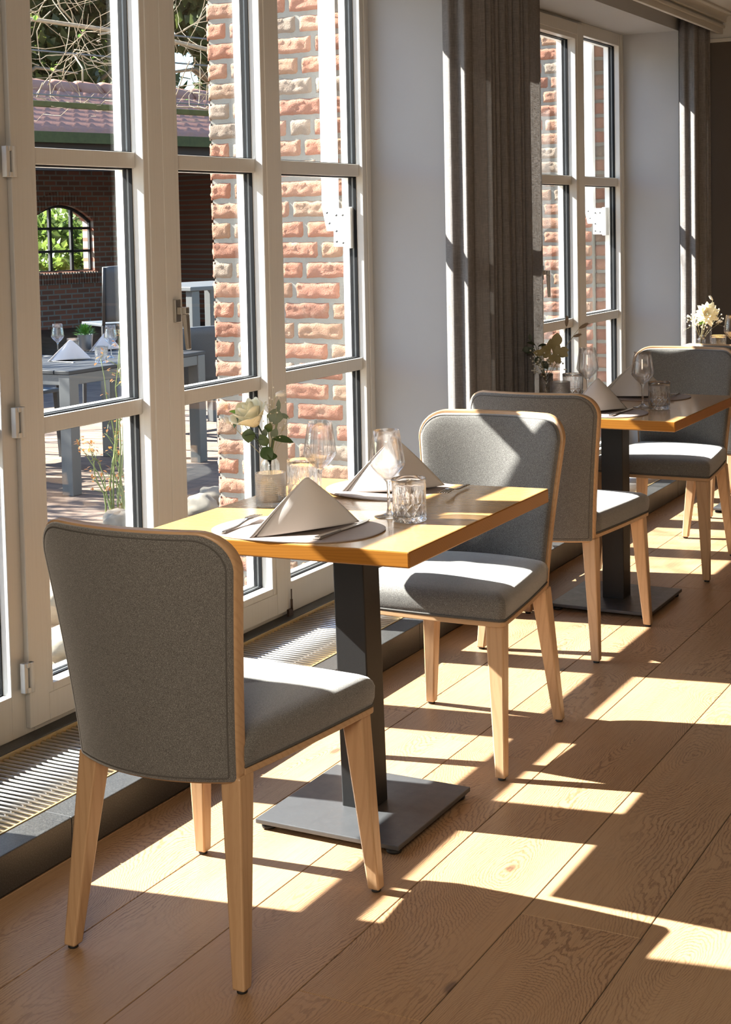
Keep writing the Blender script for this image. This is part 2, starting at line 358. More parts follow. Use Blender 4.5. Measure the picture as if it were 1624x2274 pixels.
        if loc: o.location = loc
        if rot: o.rotation_euler = rot
        return o
def tag(o, label=None, cat=None, group=None, kind=None):
    if label: o['label'] = label
    if cat: o['category'] = cat
    if group: o['group'] = group
    if kind: o['kind'] = kind
    return o
def thing(name, label, cat, loc=(0, 0, 0), rot=(0, 0, 0), group=None, kind=None):
    o = bpy.data.objects.new(name, None); o.empty_display_size = .1; COL.objects.link(o); o.location = loc; o.rotation_euler = rot
    return tag(o, label, cat, group, kind)
def dup(root, loc, rot=None, label=None, group=None):
    r = root.copy(); COL.objects.link(r); r.location = loc
    if rot is not None: r.rotation_euler = rot if isinstance(rot, (tuple, list)) else (0, 0, rot)
    if label: r['label'] = label
    if group: r['group'] = group
    for ch in list(root.children):
        c = ch.copy(); COL.objects.link(c); c.parent = r
        for g in list(ch.children):
            d = g.copy(); COL.objects.link(d); d.parent = c
    return r
def struct(o): o['kind'] = 'structure'; return o
rng = random.Random(11)

# ================================================================== THE ROOM
XI = -2.356      # inner face of the window wall
XO = -2.78       # outer face
YF = 8.27        # far wall
# floor planks
mb = MB(); uvs = []; rr = []
joints = {-1: [.4, 3.682, 5.7], 0: [2.365, 4.6, 6.5], 1: [.9, 2.84, 4.9, 7.0]}
for k in range(-4, 18):
    x0 = -1.429+.2585*k; x1 = x0+.2585
    if k in joints: js = joints[k]
    else:
        js = []; y = -1.8+rng.uniform(.2, 1.6)
        while y < YF: js.append(y); y += rng.uniform(1.6, 2.2)
    ys = [-1.8]+[j for j in js if -1.7 < j < YF-.1]+[YF]
    for a, c in zip(ys, ys[1:]):
        g = .0009; rnd = (rng.random(), rng.random(), rng.random()); h = .0016
        x0c = max(x0, -2.36)
        o = len(mb.v)
        mb.v += [(x0c+g, a+g, -h), (x1-g, a+g, -h), (x1-g, c-g, -h), (x0c+g, c-g, -h), (x0c+2*g, a+2*g, 0), (x1-2*g, a+2*g, 0), (x1-2*g, c-2*g, 0), (x0c+2*g, c-2*g, 0)]
        fs = [(4, 5, 6, 7), (0, 1, 5, 4), (1, 2, 6, 5), (2, 3, 7, 6), (3, 0, 4, 7)]
        for f in fs: mb.f.append(tuple(i+o for i in f)); mb.sm.append(False); mb.mi.append(0)
        rr += [rnd]*8
nplank = len(mb.v)
mb.box(-2.36, 3.2, -1.8, YF, -.06, -.0017, 1); rr += [(0, 0, 0)]*8
mb.rnd = rr
fl = mb.build('floor', ['oak_floor', 'dark_pit']); struct(fl)
uvl = fl.data.uv_layers.new(name='UVMap')
for l in fl.data.loops:
    x, y, z = fl.data.vertices[l.vertex_index].co
    k = math.floor((x+1.429)/.2585+1e-4); uvl.data[l.index].uv = (min(1, max(0, (x-(-1.429+.2585*k))/.2585)), y)
ZS, ZC = 2.453, 2.535
mb = MB()
for (a, c) in ((-1.8, 2.372), (5.092, 5.409), (8.129, YF)): mb.box(XO, XI, a, c, -.3, ZS)
mb.box(XO, XI, -1.8, YF, ZS, 2.9)
struct(mb.build('wall_left', 'plaster'))
struct(MB().box(-2.8, 3.3, YF, YF+.2, -.1, 2.9).build('wall_far', 'taupe_wall'))
struct(MB().box(3.1, 3.3, -1.8, YF, -.1, 2.9).build('wall_right', 'warm_wall'))
mb = MB(); mb.box(-2.8, 3.3, -2.0, -1.8, -.1, 2.9)
struct(mb.build('wall_back', 'warm_wall'))
struct(MB().box(XI, 3.3, -2.0, YF+.2, ZC, ZC+.12).build('ceiling', 'cream_paint'))
# curtain pelmet with its stepped cornice
mb = MB(); mb.box(-2.165, -2.145, -1.8, YF, 2.433, ZC)
mb.box(-2.145, -2.132, -1.8, YF, 2.462, 2.478); mb.box(-2.145, -2.125, -1.8, YF, 2.492, ZC)
rows = []
for i in range(9):
    a = i/8*pi/2; rows.append([(-2.125+.03*(1-cos(a)), y, 2.505+.03*sin(a)) for y in (-1.8, YF)])
mb.grid(rows); mb.box(-2.097, -2.07, -1.8, YF, 2.524, ZC)
struct(mb.build('trim_1', 'cream_paint', bevel=.002))
mb = MB(); mb.box(-2.34, 3.1, YF-.022, YF, 2.39, 2.41); mb.box(-2.34, 3.1, YF-.014, YF, 2.41, ZC)
struct(mb.build('trim_2', 'cream_paint', bevel=.003))
struct(MB().box(-1.98, 3.1, YF-.05, YF, 0, .92).build('trim_3', 'dark_wood', bevel=.004))
struct(MB().box(-1.98, 3.1, YF-.06, YF, .92, .94).build('trim_4', 'oak_table', bevel=.003))
# granite kerb under the curtains, inner sill strip, grille pit
mb = MB()
yy = [-1.8+.61*i for i in range(0, 17)]; yy = [y+.19 for y in yy]
edges = [-1.8]+[y for y in yy if y > -1.7 and y < YF]+[YF]
for a, c in zip(edges, edges[1:]): mb.box(-2.285, -2.203, a+.0008, c-.0008, .006, .095)
mb.box(-2.285, -2.208, -1.8, YF, 0, .0945)
struct(mb.build('trim_5', 'granite', bevel=.0025))
struct(MB().box(-2.685, -2.622, -1.8, YF, .0, .0985).build('trim_6', 'granite', bevel=.002))
struct(MB().box(-2.622, -2.285, -1.8, YF, 0, .03).build('trim_7', 'dark_pit'))
for gi, (ya, yb, lb) in enumerate(((1.6, 5.09, 'metal floor grille of thin crossbars below the near glazed doors'), (5.12, 8.2, 'metal floor grille of thin crossbars below the far glazed doors'))):
    g = thing('floor_grille', lb, 'grille', (-2.453, ya, .03), group='convector grilles along the windows')
    mb = MB(); y = .012
    while y < yb-ya-.01:
        mb.tube([(-.163, y, .056), (.163, y, .056)], .0043, 8); y += .0208
    sl = mb.build('slats', 'alu', g)
    mb = MB()
    for s_ in (-1, 1): mb.box(s_*.1655-.0025, s_*.1655+.0025, 0, yb-ya, 0, .067)
    mb.box(-.163, .163, 0, .003, 0, .067); mb.box(-.163, .163, yb-ya-.003, yb-ya, 0, .067)
    mb.build('edge_frame', 'brass_trim', g)
    mb = MB()
    for xx in (-.08, .08): mb.tube([(xx, 0, .05), (xx, yb-ya, .05)], .003, 6)
    mb.build('tie_rod', 'alu', g)

# ------------------------------------------------------------------ glazed doors (window_1), copied 3.037 m on for window_2
ZT = [.889, .934, 1.618, 1.664]
def ring(mb, y0, y1, z0, z1, oy0, oy1, oz0, oz1, xa, xb):      # rectangular frame ring, outer y/z, opening oy/oz, between xa and xb
    mb.box(xa, xb, y0, oy0, z0, z1); mb.box(xa, xb, oy1, y1, z0, z1); mb.box(xa, xb, oy0, oy1, z0, oz0); mb.box(xa, xb, oy0, oy1, oz1, z1)
def lights(parent, oy0, oy1, oz0, oz1, xg):
    zs = [(oz0, ZT[0]), (ZT[1], ZT[2]), (ZT[3], oz1)]
    mb = MB(); gk = MB(); sp_ = MB(); ou = MB()
    for a, c in ((ZT[0], ZT[1]), (ZT[2], ZT[3])):
        mb.box(xg-.002, xg+.012, oy0, oy1, a, c); ou.box(xg-.055, xg-.032, oy0, oy1, a+.004, c-.004); gk.box(xg-.032, xg-.002, oy0, oy1, a+.006, c-.006)
    for a, c in zs:
        ring(gk, oy0-.001, oy1+.001, a-.001, c+.001, oy0+.003, oy1-.003, a+.003, c-.003, xg-.013, xg-.001)
        ring(sp_, oy0-.001, oy1+.001, a-.001, c+.001, oy0+.0025, oy1-.0025, a+.0025, c-.0025, xg-.020, xg-.013)
        ring(gk, oy0-.001, oy1+.001, a-.001, c+.001, oy0+.004, oy1-.004, a+.004, c-.004, xg-.033, xg-.020)
        ring(ou, oy0-.02, oy1+.02, a-.01, c+.01, oy0+.004, oy1-.004, a+.004, c-.004, xg-.060, xg-.033)
    mb.build('glazing_bar', 'window_paint', parent, bevel=.0025)
    gk.build('gasket', 'gasket', parent); sp_.build('spacer', 'spacer', parent); ou.build('outer_frame', 'outer_paint', parent)
    for a, c in zs: MB().box(xg-.0185, xg-.0145, oy0, oy1, a, c).build('glass_pane', 'pane_glass', parent)
def make_window(loc):
    w = thing('window_1', None, None, loc, kind='structure')
    y0, y1, zb, zt = 0, 2.72, .0985, 2.453                           # local y from the near jamb
    L = lambda y: y-2.372
    mb = MB()
    a1, a2 = L(2.44), L(3.00); b1, b2 = L(4.43), L(5.031)
    xa, xb = -2.735, -2.672
    mb.box(xa, xb, 0, a1, zb, zt); mb.box(xa, xb, a2, L(3.085), zb, zt); mb.box(xa, xb, L(4.38), b1, zb, zt); mb.box(xa, xb, b2, y1, zb, zt)
    mb.box(xa, xb, a1, a2, zb, .215); mb.box(xa, xb, a1, a2, 2.388, zt); mb.box(xa, xb, b1, b2, zb, .205); mb.box(xa, xb, b1, b2, 2.388, zt)
    mb.box(xa, xb, L(3.085), L(4.38), zb, .135); mb.box(xa, xb, L(3.085), L(4.38), 2.43, zt)
    mb.box(-2.672, -2.668, L(5.058), y1, zb, zt); mb.box(-2.672, -2.668, 0, L(2.42), zb, zt)
    fr = mb.build('frame', 'window_paint', w, bevel=.003)
    lights(fr, a1, a2, .215, 2.388, -2.70); lights(fr, b1, b2, .205, 2.388, -2.70)
    for k, (ya, yb, oa, ob) in enumerate(((3.052, 3.7255, 3.153, 3.633), (3.7265, 4.412, 3.811, 4.298))):
        ya, yb, oa, ob = L(ya), L(yb), L(oa), L(ob); z0, z1 = .116, 2.436; oz0, oz1 = .213, 2.355
        mb = MB(); ring(mb, ya, yb, z0, z1, oa-.022, ob+.022, oz0-.022, oz1+.022, -2.672, -2.655)
        ring(mb, ya+.012, yb-.012, z0+.012, z1-.012, oa, ob, oz0, oz1, -2.728, -2.6585)
        lf = mb.build('casement', 'window_paint', w, bevel=.0025)
        lights(lf, oa, ob, oz0, oz1, -2.70)
        if k == 0:
            for z in (.26, .94, 1.62):
                hb = MB(); hb.box(-2.660, -2.644, ya-.030, ya-.016, z-.040, z+.040); hb.box(-2.662, -2.640, ya-.022, ya+.004, z-.040, z-.027); hb.box(-2.662, -2.640, ya-.022, ya+.004, z+.027, z+.040)
                hb.tube([(-2.643, ya-.004, z-.04), (-2.643, ya-.004, z+.04)], .008, 10)
                hb.build('hinge', 'window_paint', lf, bevel=.0015)
        else:
            hy = ya+.043; hz = 1.188
            hb = MB(); hb.box(-2.655, -2.644, hy-.014, hy+.014, hz-.035, hz+.035)
            hb.build('handle_plate', 'nickel', lf, bevel=.002)
            hb = MB(); hb.box(-2.644, -2.626, hy-.010, hy+.010, hz-.010, hz+.012)
            q4 = lambda z, dy, xa, xb, w: [(xa, hy+dy-w, z), (xb, hy+dy-w, z), (xb, hy+dy+w, z), (xa, hy+dy+w, z)]
            hb.hexa(q4(hz-.010, 0, -2.626, -2.610, .010), q4(hz+.012, 0, -2.626, -2.610, .010))
            hb.hexa(q4(hz-.118, .010, -2.623, -2.612, .009), q4(hz-.010, 0, -2.626, -2.610, .010))
            hb.build('handle', 'nickel', lf, bevel=.003)
            bb = MB(); yk = yb-.012; bb.box(-2.655, -2.646, yk-.022, yk+.006, .094, .122); bb.tube([(-2.648, yk, .10), (-2.648, yk, .19)], .0022, 6); bb.tube([(-2.648, yk, .118), (-2.648, yk, .155)], .0042, 6)
            bb.build('floor_bolt', 'dark_wood', lf)
    return w
w1 = make_window((0, 2.372, 0))
w2 = dup(w1, (0, 2.372+3.037, 0)); w2.name = 'window_2'

# ------------------------------------------------------------------ curtains
def curtain(name, label, path, z0, z1, seed, hem=True):
    """path: list of (x, y, amplitude, waves) legs; pleats swing square to each leg"""
    rg = random.Random(seed); mb = MB(); pl = []                      # samples: base point, normal, amplitude, phase, fold id
    ph = 0.0
    for (x0, y0), (x1, y1), amp, nw in path:
        n = max(10, int(nw*18)); L = math.hypot(x1-x0, y1-y0); nx, ny = (y1-y0)/L, -(x1-x0)/L
        for j in range(n): pl.append((x0+(x1-x0)*j/n, y0+(y1-y0)*j/n, nx, ny, amp, ph+nw*j/n))
        ph += nw
    am = [rg.uniform(.7, 1.25) for _ in range(int(ph)+3)]; rows = []
    # smooth the amplitudes and normals across the corners
    def sm(k, i): q = pl[max(0, i-7):i+8]; return sum(a[k] for a in q)/len(q)
    def s2(k, i): q = pl[max(0, i-3):i+4]; return sum(a[k] for a in q)/len(q) if 3 <= i < len(pl)-3 else pl[i][k]
    S = [(s2(0, i), s2(1, i), sm(2, i), sm(3, i), sm(4, i), p[5]) for i, p in enumerate(pl)]
    for i in range(27):
        t = i/26; z = z0+(z1-z0)*t; row = []
        for x, y, nx, ny, a, f in S:
            k = int(f); w = a*am[k]*(1-.22*t)*(2*abs(sin(pi*f))-1.15+.12*sin(5.3*f+k))*(1+.12*sin(3.1*t+k)); sw = .005*sin(4.3*t+k*1.9)*(1-t)
            row.append((x+nx*w+sw*ny, y+ny*w+sw*.6, z))
        rows.append(row)
    mb.grid(rows)
    t = thing(name, label, 'curtain', (0, 0, 0), group='linen curtains beside the windows')
    mb.build('drape', 'linen', t, solid=.0012)
    hb = MB(); hb.tube([(q[0]+.0016, q[1], z0+.075) for q in rows[0]], .0011, 4); hb.build('hem', 'linen', t)
    return t
curtain('curtain', 'long taupe linen curtain gathered against the white pier between the two windows', [((-2.342, 5.048), (-2.290, 4.992), .003, 1), ((-2.290, 4.992), (-2.272, 5.025), .001, .5), ((-2.272, 5.025), (-2.217, 4.972), .003, 1), ((-2.217, 4.972), (-2.207, 5.055), .001, .6), ((-2.207, 5.055), (-2.218, 5.53), .036, 10), ((-2.218, 5.53), (-2.252, 5.815), .010, 2.0)], .12, 2.50, 3)
curtain('curtain', 'narrow taupe curtain hanging in the far corner behind the furthest vase', [((-2.342, 8.085), (-2.30, 8.035), .003, 1), ((-2.30, 8.035), (-2.28, 8.06), .001, .5), ((-2.28, 8.06), (-2.235, 8.01), .002, 1), ((-2.235, 8.01), (-2.215, 8.06), .001, .5), ((-2.215, 8.06), (-2.215, 8.17), .028, 3)], .12, 2.50, 5)
curtain('curtain', 'taupe curtain whose edge hangs at the left border beside the nearest chair', [((-2.245, 1.75), (-2.245, 2.455), .030, 9)], .12, 2.50, 8)

# ================================================================== CHAIRS
Z0B, Z1B = .388, .884
def hw(z):
    t = (z-Z0B)/(Z1B-Z0B); return .188+.048*max(0, t)**1.35
def yback(s_, z):
    t = max(0, min(1, (z-Z0B)/(Z1B-Z0B))); return -.200-.060*t**1.15-.056*(1-min(1, (s_/hw(z))**2))
def outline(i, n_side=14, n_arc=9, n_top=14):
    r = .075-i; rb = .012 if i == 0 else .004; pts = []
    zb, zt = Z0B+i, Z1B-i
    def half():
        h = []
        for k in range(7): h.append(((hw(zb)-i-rb)*k/6, zb))
        for k in range(1, 4): a = k/4*pi/2; h.append((hw(zb)-i-rb+rb*sin(a), zb+rb*(1-cos(a))))
        for k in range(n_side+1): z = zb+rb+(zt-r-zb-rb)*k/n_side; h.append((hw(z)-i, z))
        e = hw(zt-r)-i
        for k in range(1, n_arc+1): a = k/n_arc*pi/2; h.append((e-r+r*cos(a)+(hw(zt)-hw(zt-r))*sin(a)*.5, zt-r+r*sin(a)))
        x = h[-1][0]
        for k in range(1, n_top+1): h.append((x*(1-k/n_top), zt))
        return h
    h = half(); return h[:-1]+[(-x, z) for x, z in h[::-1]][:-1]
def ring_sheet(mb, i, prof, sign):
    ol = outline(i); cz = .63; rows = []
    for f, off in prof: rows.append([(x*f, yback(x*f, cz+(z-cz)*f)+off, cz+(z-cz)*f) for x, z in ol])
    if sign < 0: rows = [r[::-1] for r in rows]
    mb.grid(rows, True, True, False, True)
def make_chair(label, loc, rot):
    t = thing('dining_chair', label, 'chair', loc, rot, 'grey upholstered dining chairs at the tables')
    # curved wooden shell of the back: front, rear and rim
    mb = MB(); ol = outline(0); fs_ = [1, .93, .8, .6, .4, .2, .06]; rows = []
    for f in fs_[::-1]: rows.append([(x*f, yback(x*f, .63+(z-.63)*f)-.013, .63+(z-.63)*f) for x, z in ol])
    for f in fs_: rows.append([(x*f, yback(x*f, .63+(z-.63)*f)+.013, .63+(z-.63)*f) for x, z in ol])
    mb.grid(rows, True, True, True, True)
    o = mb.build('back_frame', 'beech_frame', t, bevel=.0035, seg=2); o.modifiers['bevel'].angle_limit = R(50)
    pf = [(1, .013), (.997, .022), (.985, .029), (.95, .034), (.86, .039), (.7, .045), (.5, .048), (.3, .050), (.1, .051)]
    mb = MB(); ring_sheet(mb, .009, pf, -1); b1 = mb.build('backrest', 'grey_wool', t)
    mb = MB(); q = outline(.014); mb.tube([(x, yback(x, z)+.028, z) for x, z in q], .0022, 6, closed=True); mb.build('piping', 'piping', b1)
    pr = [(1, -.013), (.998, -.018), (.988, -.0205), (.93, -.0215), (.7, -.0215), (.5, -.0215), (.3, -.0215), (.1, -.0215)]
    mb = MB(); ring_sheet(mb, .005, pr, 1); b2 = mb.build('back_cover', 'grey_wool', t)
    mb = MB(); q = outline(.014); mb.tube([(x, yback(x, z)-.0200, z) for x, z in q], .0019, 6, closed=True); mb.build('piping', 'piping', b2)
    # seat: outline front corners rounded, sides tapering
    def plan(i):
        h = []
        fw, rw, yf, yr, rc = .236-i, .190-i, .246-i, -.196, .017
        for k in range(9): x = fw-rc; h.append((x*k/8, yf+.006*(1-(k/8)**2)))
        for k in range(1, 6): a = k/6*pi/2; h.append((fw-rc+rc*sin(a), yf-rc+rc*cos(a)))
        for k in range(11): u = k/10; h.append((fw+(rw-fw)*u+.004*sin(pi*u), yf-rc+(yr-(yf-rc))*u))
        for k in range(1, 9): u = k/8; h.append((rw*(1-u), yr-.034*(1-(1-u)**2)))
        return h[:-1]+[(-x, y) for x, y in h[::-1]][:-1]
    def sheet(prof):
        p0 = plan(0); rows = []
        for ins, z in prof:
            f = 1-ins/.22; rows.append([(x*f, .01+(y-.01)*f, z+ (.004*(1-(x/.23)**2) if ins > .05 else 0)) for x, y in p0[::-1]])
        return rows
    mb = MB(); mb.grid(sheet([(.012, .398), (.0, .398), (.0, .411), (.012, .411)])[::1], True, False, True, True); mb.build('seat_frame', 'beech_frame', t, bevel=.002)
    mb = MB(); mb.grid(sheet([(.003, .411), (.001, .418), (-.002, .430), (-.003, .455), (.000, .465), (.006, .473), (.017, .4795), (.036, .4835), (.08, .487), (.12, .489), (.17, .490), (.205, .490)]), True, True, True, True)
    st = mb.build('seat', 'grey_wool', t)
    mb = MB(); mb.tube([(x*.996, .01+(y-.01)*.996, .4155) for x, y in plan(0)], .0026, 6, closed=True); mb.build('piping', 'piping', st)
    for sx in (-1, 1):
        for fr in (1, 0):
            mb = MB()
            if fr: top, foot, a, d = (sx*.204, .212, .400), (sx*.2265, .247, .007), .050, .044
            else: top, foot, a, d = (sx*.170, -.194, .40), (sx*.2025, -.245, .007), .046, .050
            mb.taper(foot, .028, top, a, .028, d); lg = mb.build('leg', 'beech', t, bevel=.004)
            MB().lathe([(.0095, 0), (.0105, .001), (.0105, .008)], 14, (foot[0], foot[1], 0)).build('foot_glide', 'rubber', lg)
    return t
c1 = make_chair('nearest grey dining chair, its back turned to the camera at the left', (-1.721, 2.560, 0), (0, 0, R(-0.6)))
CH = 'grey dining chairs'
dup(c1, (-1.727, 3.766, 0), (0, 0, R(180.5)), 'grey dining chair facing the camera across the nearest table, sun patches on its seat')
dup(c1, (-1.826, 4.850, 0), (0, 0, R(0.5)), 'grey dining chair back to back with the sunlit chair, drawn up to the second table')
dup(c1, (-1.815, 6.072, 0), (0, 0, R(180)), 'grey dining chair facing the camera behind the second table, by the far window')
dup(c1, (-1.690, 6.835, 0), (0, 0, 0), 'grey dining chair at the right edge whose top shows behind the far facing chair')
dup(c1, (-1.765, 7.985, 0), (0, 0, R(180)), 'furthest grey dining chair behind the last table, mostly hidden')

# ================================================================== TABLES
TILT = -.020
def make_table(label, loc, tilt=0):
    t = thing('bistro_table', label, 'table', loc, (0, 0, 0), 'oak tables on black pedestals')
    tb = MB().box(-.348, .348, -.403, .403, .714, .750); tb.mi = [0, 0, 1, 1, 1, 1]; tb.build('tabletop', ['oak_table', 'oak_edge'], t, bevel=.0035).rotation_euler = (0, tilt, 0)
    mb = MB(); mb.box(-.0415, .0415, -.0415, .0415, .024, .708); mb.box(-.15, .15, -.15, .15, .707, .7142)
    mb.build('column', 'black_steel', t, bevel=.003).rotation_euler = (0, tilt, 0)
    bp = MB().box(-.192, .192, -.201, .201, .014, .0255).build('base_plate', 'plate_steel', t, bevel=.002)
    for sx in (-1, 1):
        for sy in (-1, 1): MB().lathe([(.016, 0), (.018, .003), (.018, .008), (.008, .010), (.008, .0145)], 16, (sx*.168, sy*.177, 0)).build('foot_glide', 'rubber', bp)
    return t
T1 = Vector((-1.717, 3.180, 0)); T2 = Vector((-1.808, 5.372, 0)); T3 = Vector((-1.745, 7.41, 0))
make_table('slightly tilted oak pedestal table nearest the camera', T1, TILT)
tt = make_table('second oak pedestal table, in shade, by the far window', T2)
dup(tt, T3, None, 'furthest oak pedestal table, hidden behind chair backs at the right edge')
def on(k, x, y, dz=0.0):         # point on table k's top at world x, y
    if k == 1: return Vector((x, y, .750+dz-(x-T1.x)*sin(TILT)))
    return Vector((x, y, .750+dz))
def rot(k, rz=0): return (0, TILT if k == 1 else 0, rz)
def place(o, k, x, y, dz=0.0, rz=0):
    o.location = on(k, x, y, dz); o.rotation_euler = rot(k, rz); return o

# ---- place mats
def make_mat(label):
    t = thing('placemat', label, 'placemat', group='brown leather placemats')
    n = 72; p = []
    for j in range(n):
        a = 2*pi*j/n; ca, sa = cos(a), sin(a)
        x = .205*abs(ca)**.82*(1 if ca > 0 else -1); y = .142*abs(sa)**.85*(1 if sa > 0 else -1); p.append((x+.02*(y/.142)*(x/.205)*0, y))
    mb = MB(); mb.grid([[(x, y, 0) for x, y in p], [(x*1.004, y*1.004, .0012) for x, y in p], [(x*1.004, y*1.004, .0026) for x, y in p], [(x*.985, y*.985, .0034) for x, y in p]], True, False, True, True)
    mb.build('mat', 'leather', t)
    MB().box(.098, .118, -.104, -.096, .0034, .0040).build('stitched_mark', 'leather_mark', t); return t
MAT = .0036
# ---- napkin: folded linen pyramid, ends at x=-.13 and +.13
def make_napkin(label, h=.122, prow=False):
    t = thing('napkin', label, 'napkin', group='folded napkins on the place settings')
    def sheet(a, bf, bk, hh, q0, q1, lift, dx=0.0, flare=0.0):
        rows = []; ns = 24; na = 44                                    # q runs 0..2: front side left to right, then back side right to left
        for i in range(ns+1):
            s_ = i/ns; row = []
            for j in range(na+1):
                q = q0+(q1-q0)*j/na; fr = q <= 1; c_ = (2*q-1) if fr else (3-2*q)
                w = (1-abs(c_)**1.15) if (prow and fr) else (1-c_*c_)
                bx = a*c_; by = -bf*w if fr else bk*w
                ex = .10 if fr else .0
                k = s_; bul = sin(pi*s_)*(.006 if fr and not prow else .003)*w
                x = dx*(1-k)+.0035*c_*(1-k)+bx*k+flare*k*k*max(0, -c_)*-1; y = by*k**(1.0+ex)-bul*(1 if fr else -1)
                z = hh*(1-s_)+lift*s_*s_*w*(1 if fr else .2)+.004*sin(pi*s_)*abs(c_)
                row.append((x, y, max(z, .0008)))
            rows.append(row)
        return rows
    mb = MB(); mb.grid(sheet(.130, .075 if prow else .040, .040, h, 0, 2, .008)); mb.build('outer_fold', 'napkin', t, solid=.0016)
    mb = MB(); mb.grid(sheet(.135, .0, .048, h*.99, 1.30, 1.995, .0, -.003, .006)); mb.build('inner_fold', 'napkin', t, solid=.0016)
    mb = MB(); mb.grid(sheet(.139, .0, .056, h*.97, 1.45, 1.99, .0, -.007, .012)); mb.build('inner_fold', 'napkin', t, solid=.0016)
    return t
# ---- cutlery (local +y = towards the tip)
def make_knife(label):
    t = thing('knife', label, 'knife', group='steel table knives')
    mb = MB()
    mb.hexa([(-.0075, 0, 0), (.0075, 0, 0), (.006, .095, .001), (-.006, .095, .001)], [(-.0075, 0, .007), (.0075, 0, .007), (.006, .095, .0052), (-.006, .095, .0052)])
    mb.build('handle', 'steel', t, bevel=.0015)
    mb = MB(); pts = [(-.0055, .095), (.0055, .095), (.0085, .12), (.0095, .18), (.007, .212), (.0005, .232), (-.0045, .232), (-.0055, .18)]
    mb.grid([[(x, y, .0018) for x, y in pts], [(x, y, .0036) for x, y in pts]], True, False, True, True); mb.build('blade', 'steel', t, bevel=.0005, seg=1); return t
def make_fork(label):
    t = thing('fork', label, 'fork', group='steel table forks')
    mb = MB(); rows = []
    zf = lambda y: .002+.010*max(0, (y-.08)/.06)**1.3*(1 if y < .135 else 1)-(.0 if y < .14 else .016*((y-.14)/.06)**1.2)
    for i in range(13):
        y = .148*i/12; w = .0065-.0035*min(1, y/.10)+(.010*max(0, (y-.115)/.033)**1.5); rows.append([(-w, y, zf(y)), (-w, y, zf(y)+.0025), (w, y, zf(y)+.0025), (w, y, zf(y))])
    mb.grid(rows, True, True, True, True); mb.build('handle', 'steel', t)
    mb = MB()
    for k in range(4):
        x = -.0105+.007*k; rows = []
        for i in range(8):
            y = .147+.052*i/7; w = .0018*(1-.5*i/7); rows.append([(x-w, y, zf(y)), (x-w, y, zf(y)+.0022), (x+w, y, zf(y)+.0022), (x+w, y, zf(y))])
        mb.grid(rows, True, True, True, True)
    mb.build('tines', 'steel', t); return t
# ---- glasses
def make_wine(label):
    t = thing('wine_glass', label, 'wine glass', group='stemmed wine glasses')
    op = [(.0005, .0), (.034, .0), (.036, .001), (.034, .0022), (.018, .0045), (.007, .009), (.0042, .018), (.0036, .04), (.0036, .07), (.005, .080), (.011, .088), (.026, .102), (.0375, .116), (.0415, .1235), (.0415, .128), (.0385, .150), (.0345, .178), (.0305, .204)]
    ip = [(.0295, .2042), (.0335, .178), (.0375, .150), (.0405, .128), (.0400, .1235), (.0355, .116), (.024, .104), (.010, .0905), (.0005, .0885)]
    mb = MB(); mb.lathe(op[1:11], 48, cap0=True, cap1=True); mb.build('stem', 'stem_glass', t)
    mb = MB(); mb.lathe(op[10:]+ip, 96, cap0=True, cap1=True); mb.build('bowl', 'thin_glass', t); return t
def make_tumbler(label):
    t = thing('tumbler', label, 'drinking glass', group='cut crystal tumblers')
    def mod(a, z, r):
        if r < .036 or z > .083: return 0
        if z < .043:
            u = a*10/(2*pi)*2; v = z/.043*3.0; p = abs(((u+v) % 2)-1); q = abs(((u-v) % 2)-1); return -.0026*(1-min(p, q, 1))**2.2+.0004
        fl = abs(((a*20/(2*pi)) % 1)-.5)*2; top = .066+.012*abs(((a*10/(2*pi)) % 1)-.5)*2
        return -.0020*(1-fl)*max(0, min(1, (top-z)/.012)) if z < top else 0
    pr = [(.0005, .001), (.034, .0005), (.0375, .002)]+[(.0385+.0015*z/.1, z) for z in [.003+.0022*i for i in range(0, 37)]]+[(.0400, .090), (.0402, .0985), (.0396, .1)]
    inn = [(.0382, .0995), (.0372, .085), (.0360, .04), (.0345, .017), (.028, .0135), (.0005, .0130)]
    mb = MB(); mb.lathe(pr+inn, 120, cap0=True, cap1=True, mod=mod); o = mb.build('cut_body', 'crystal', t)
    for p in o.data.polygons: p.use_smooth = False if p.center.z < .045 and math.hypot(p.center.x, p.center.y) > .0345 else True
    return t
def make_votive(label):
    t = thing('candle_holder', label, 'candle holder', group='nubbed glass candle holders')
    def mod(a, z, r):
        if r < .036 or z < .006 or z > .080: return 0
        return -.0018*abs(sin(a*20))**.8*abs(sin(z*pi/.0046))**.8
    pr = [(.0005, .0), (.035, .0), (.038, .003)]+[(.0388, .005+.00115*i) for i in range(66)]+[(.0388, .082), (.0383, .083)]
    inn = [(.0358, .0828), (.0352, .02), (.033, .012), (.0005, .0105)]
    mb = MB(); mb.lathe(pr+inn, 132, cap0=True, cap1=True, mod=mod); mb.build('nubbed_cup', 'frosted_glass', t); 
    MB().lathe([(.0005, 0), (.019, 0), (.0195, .014), (.0185, .0145), (.0005, .0142)], 24, (0, 0, .0107)).build('tealight', 'white_fluff', t); return t
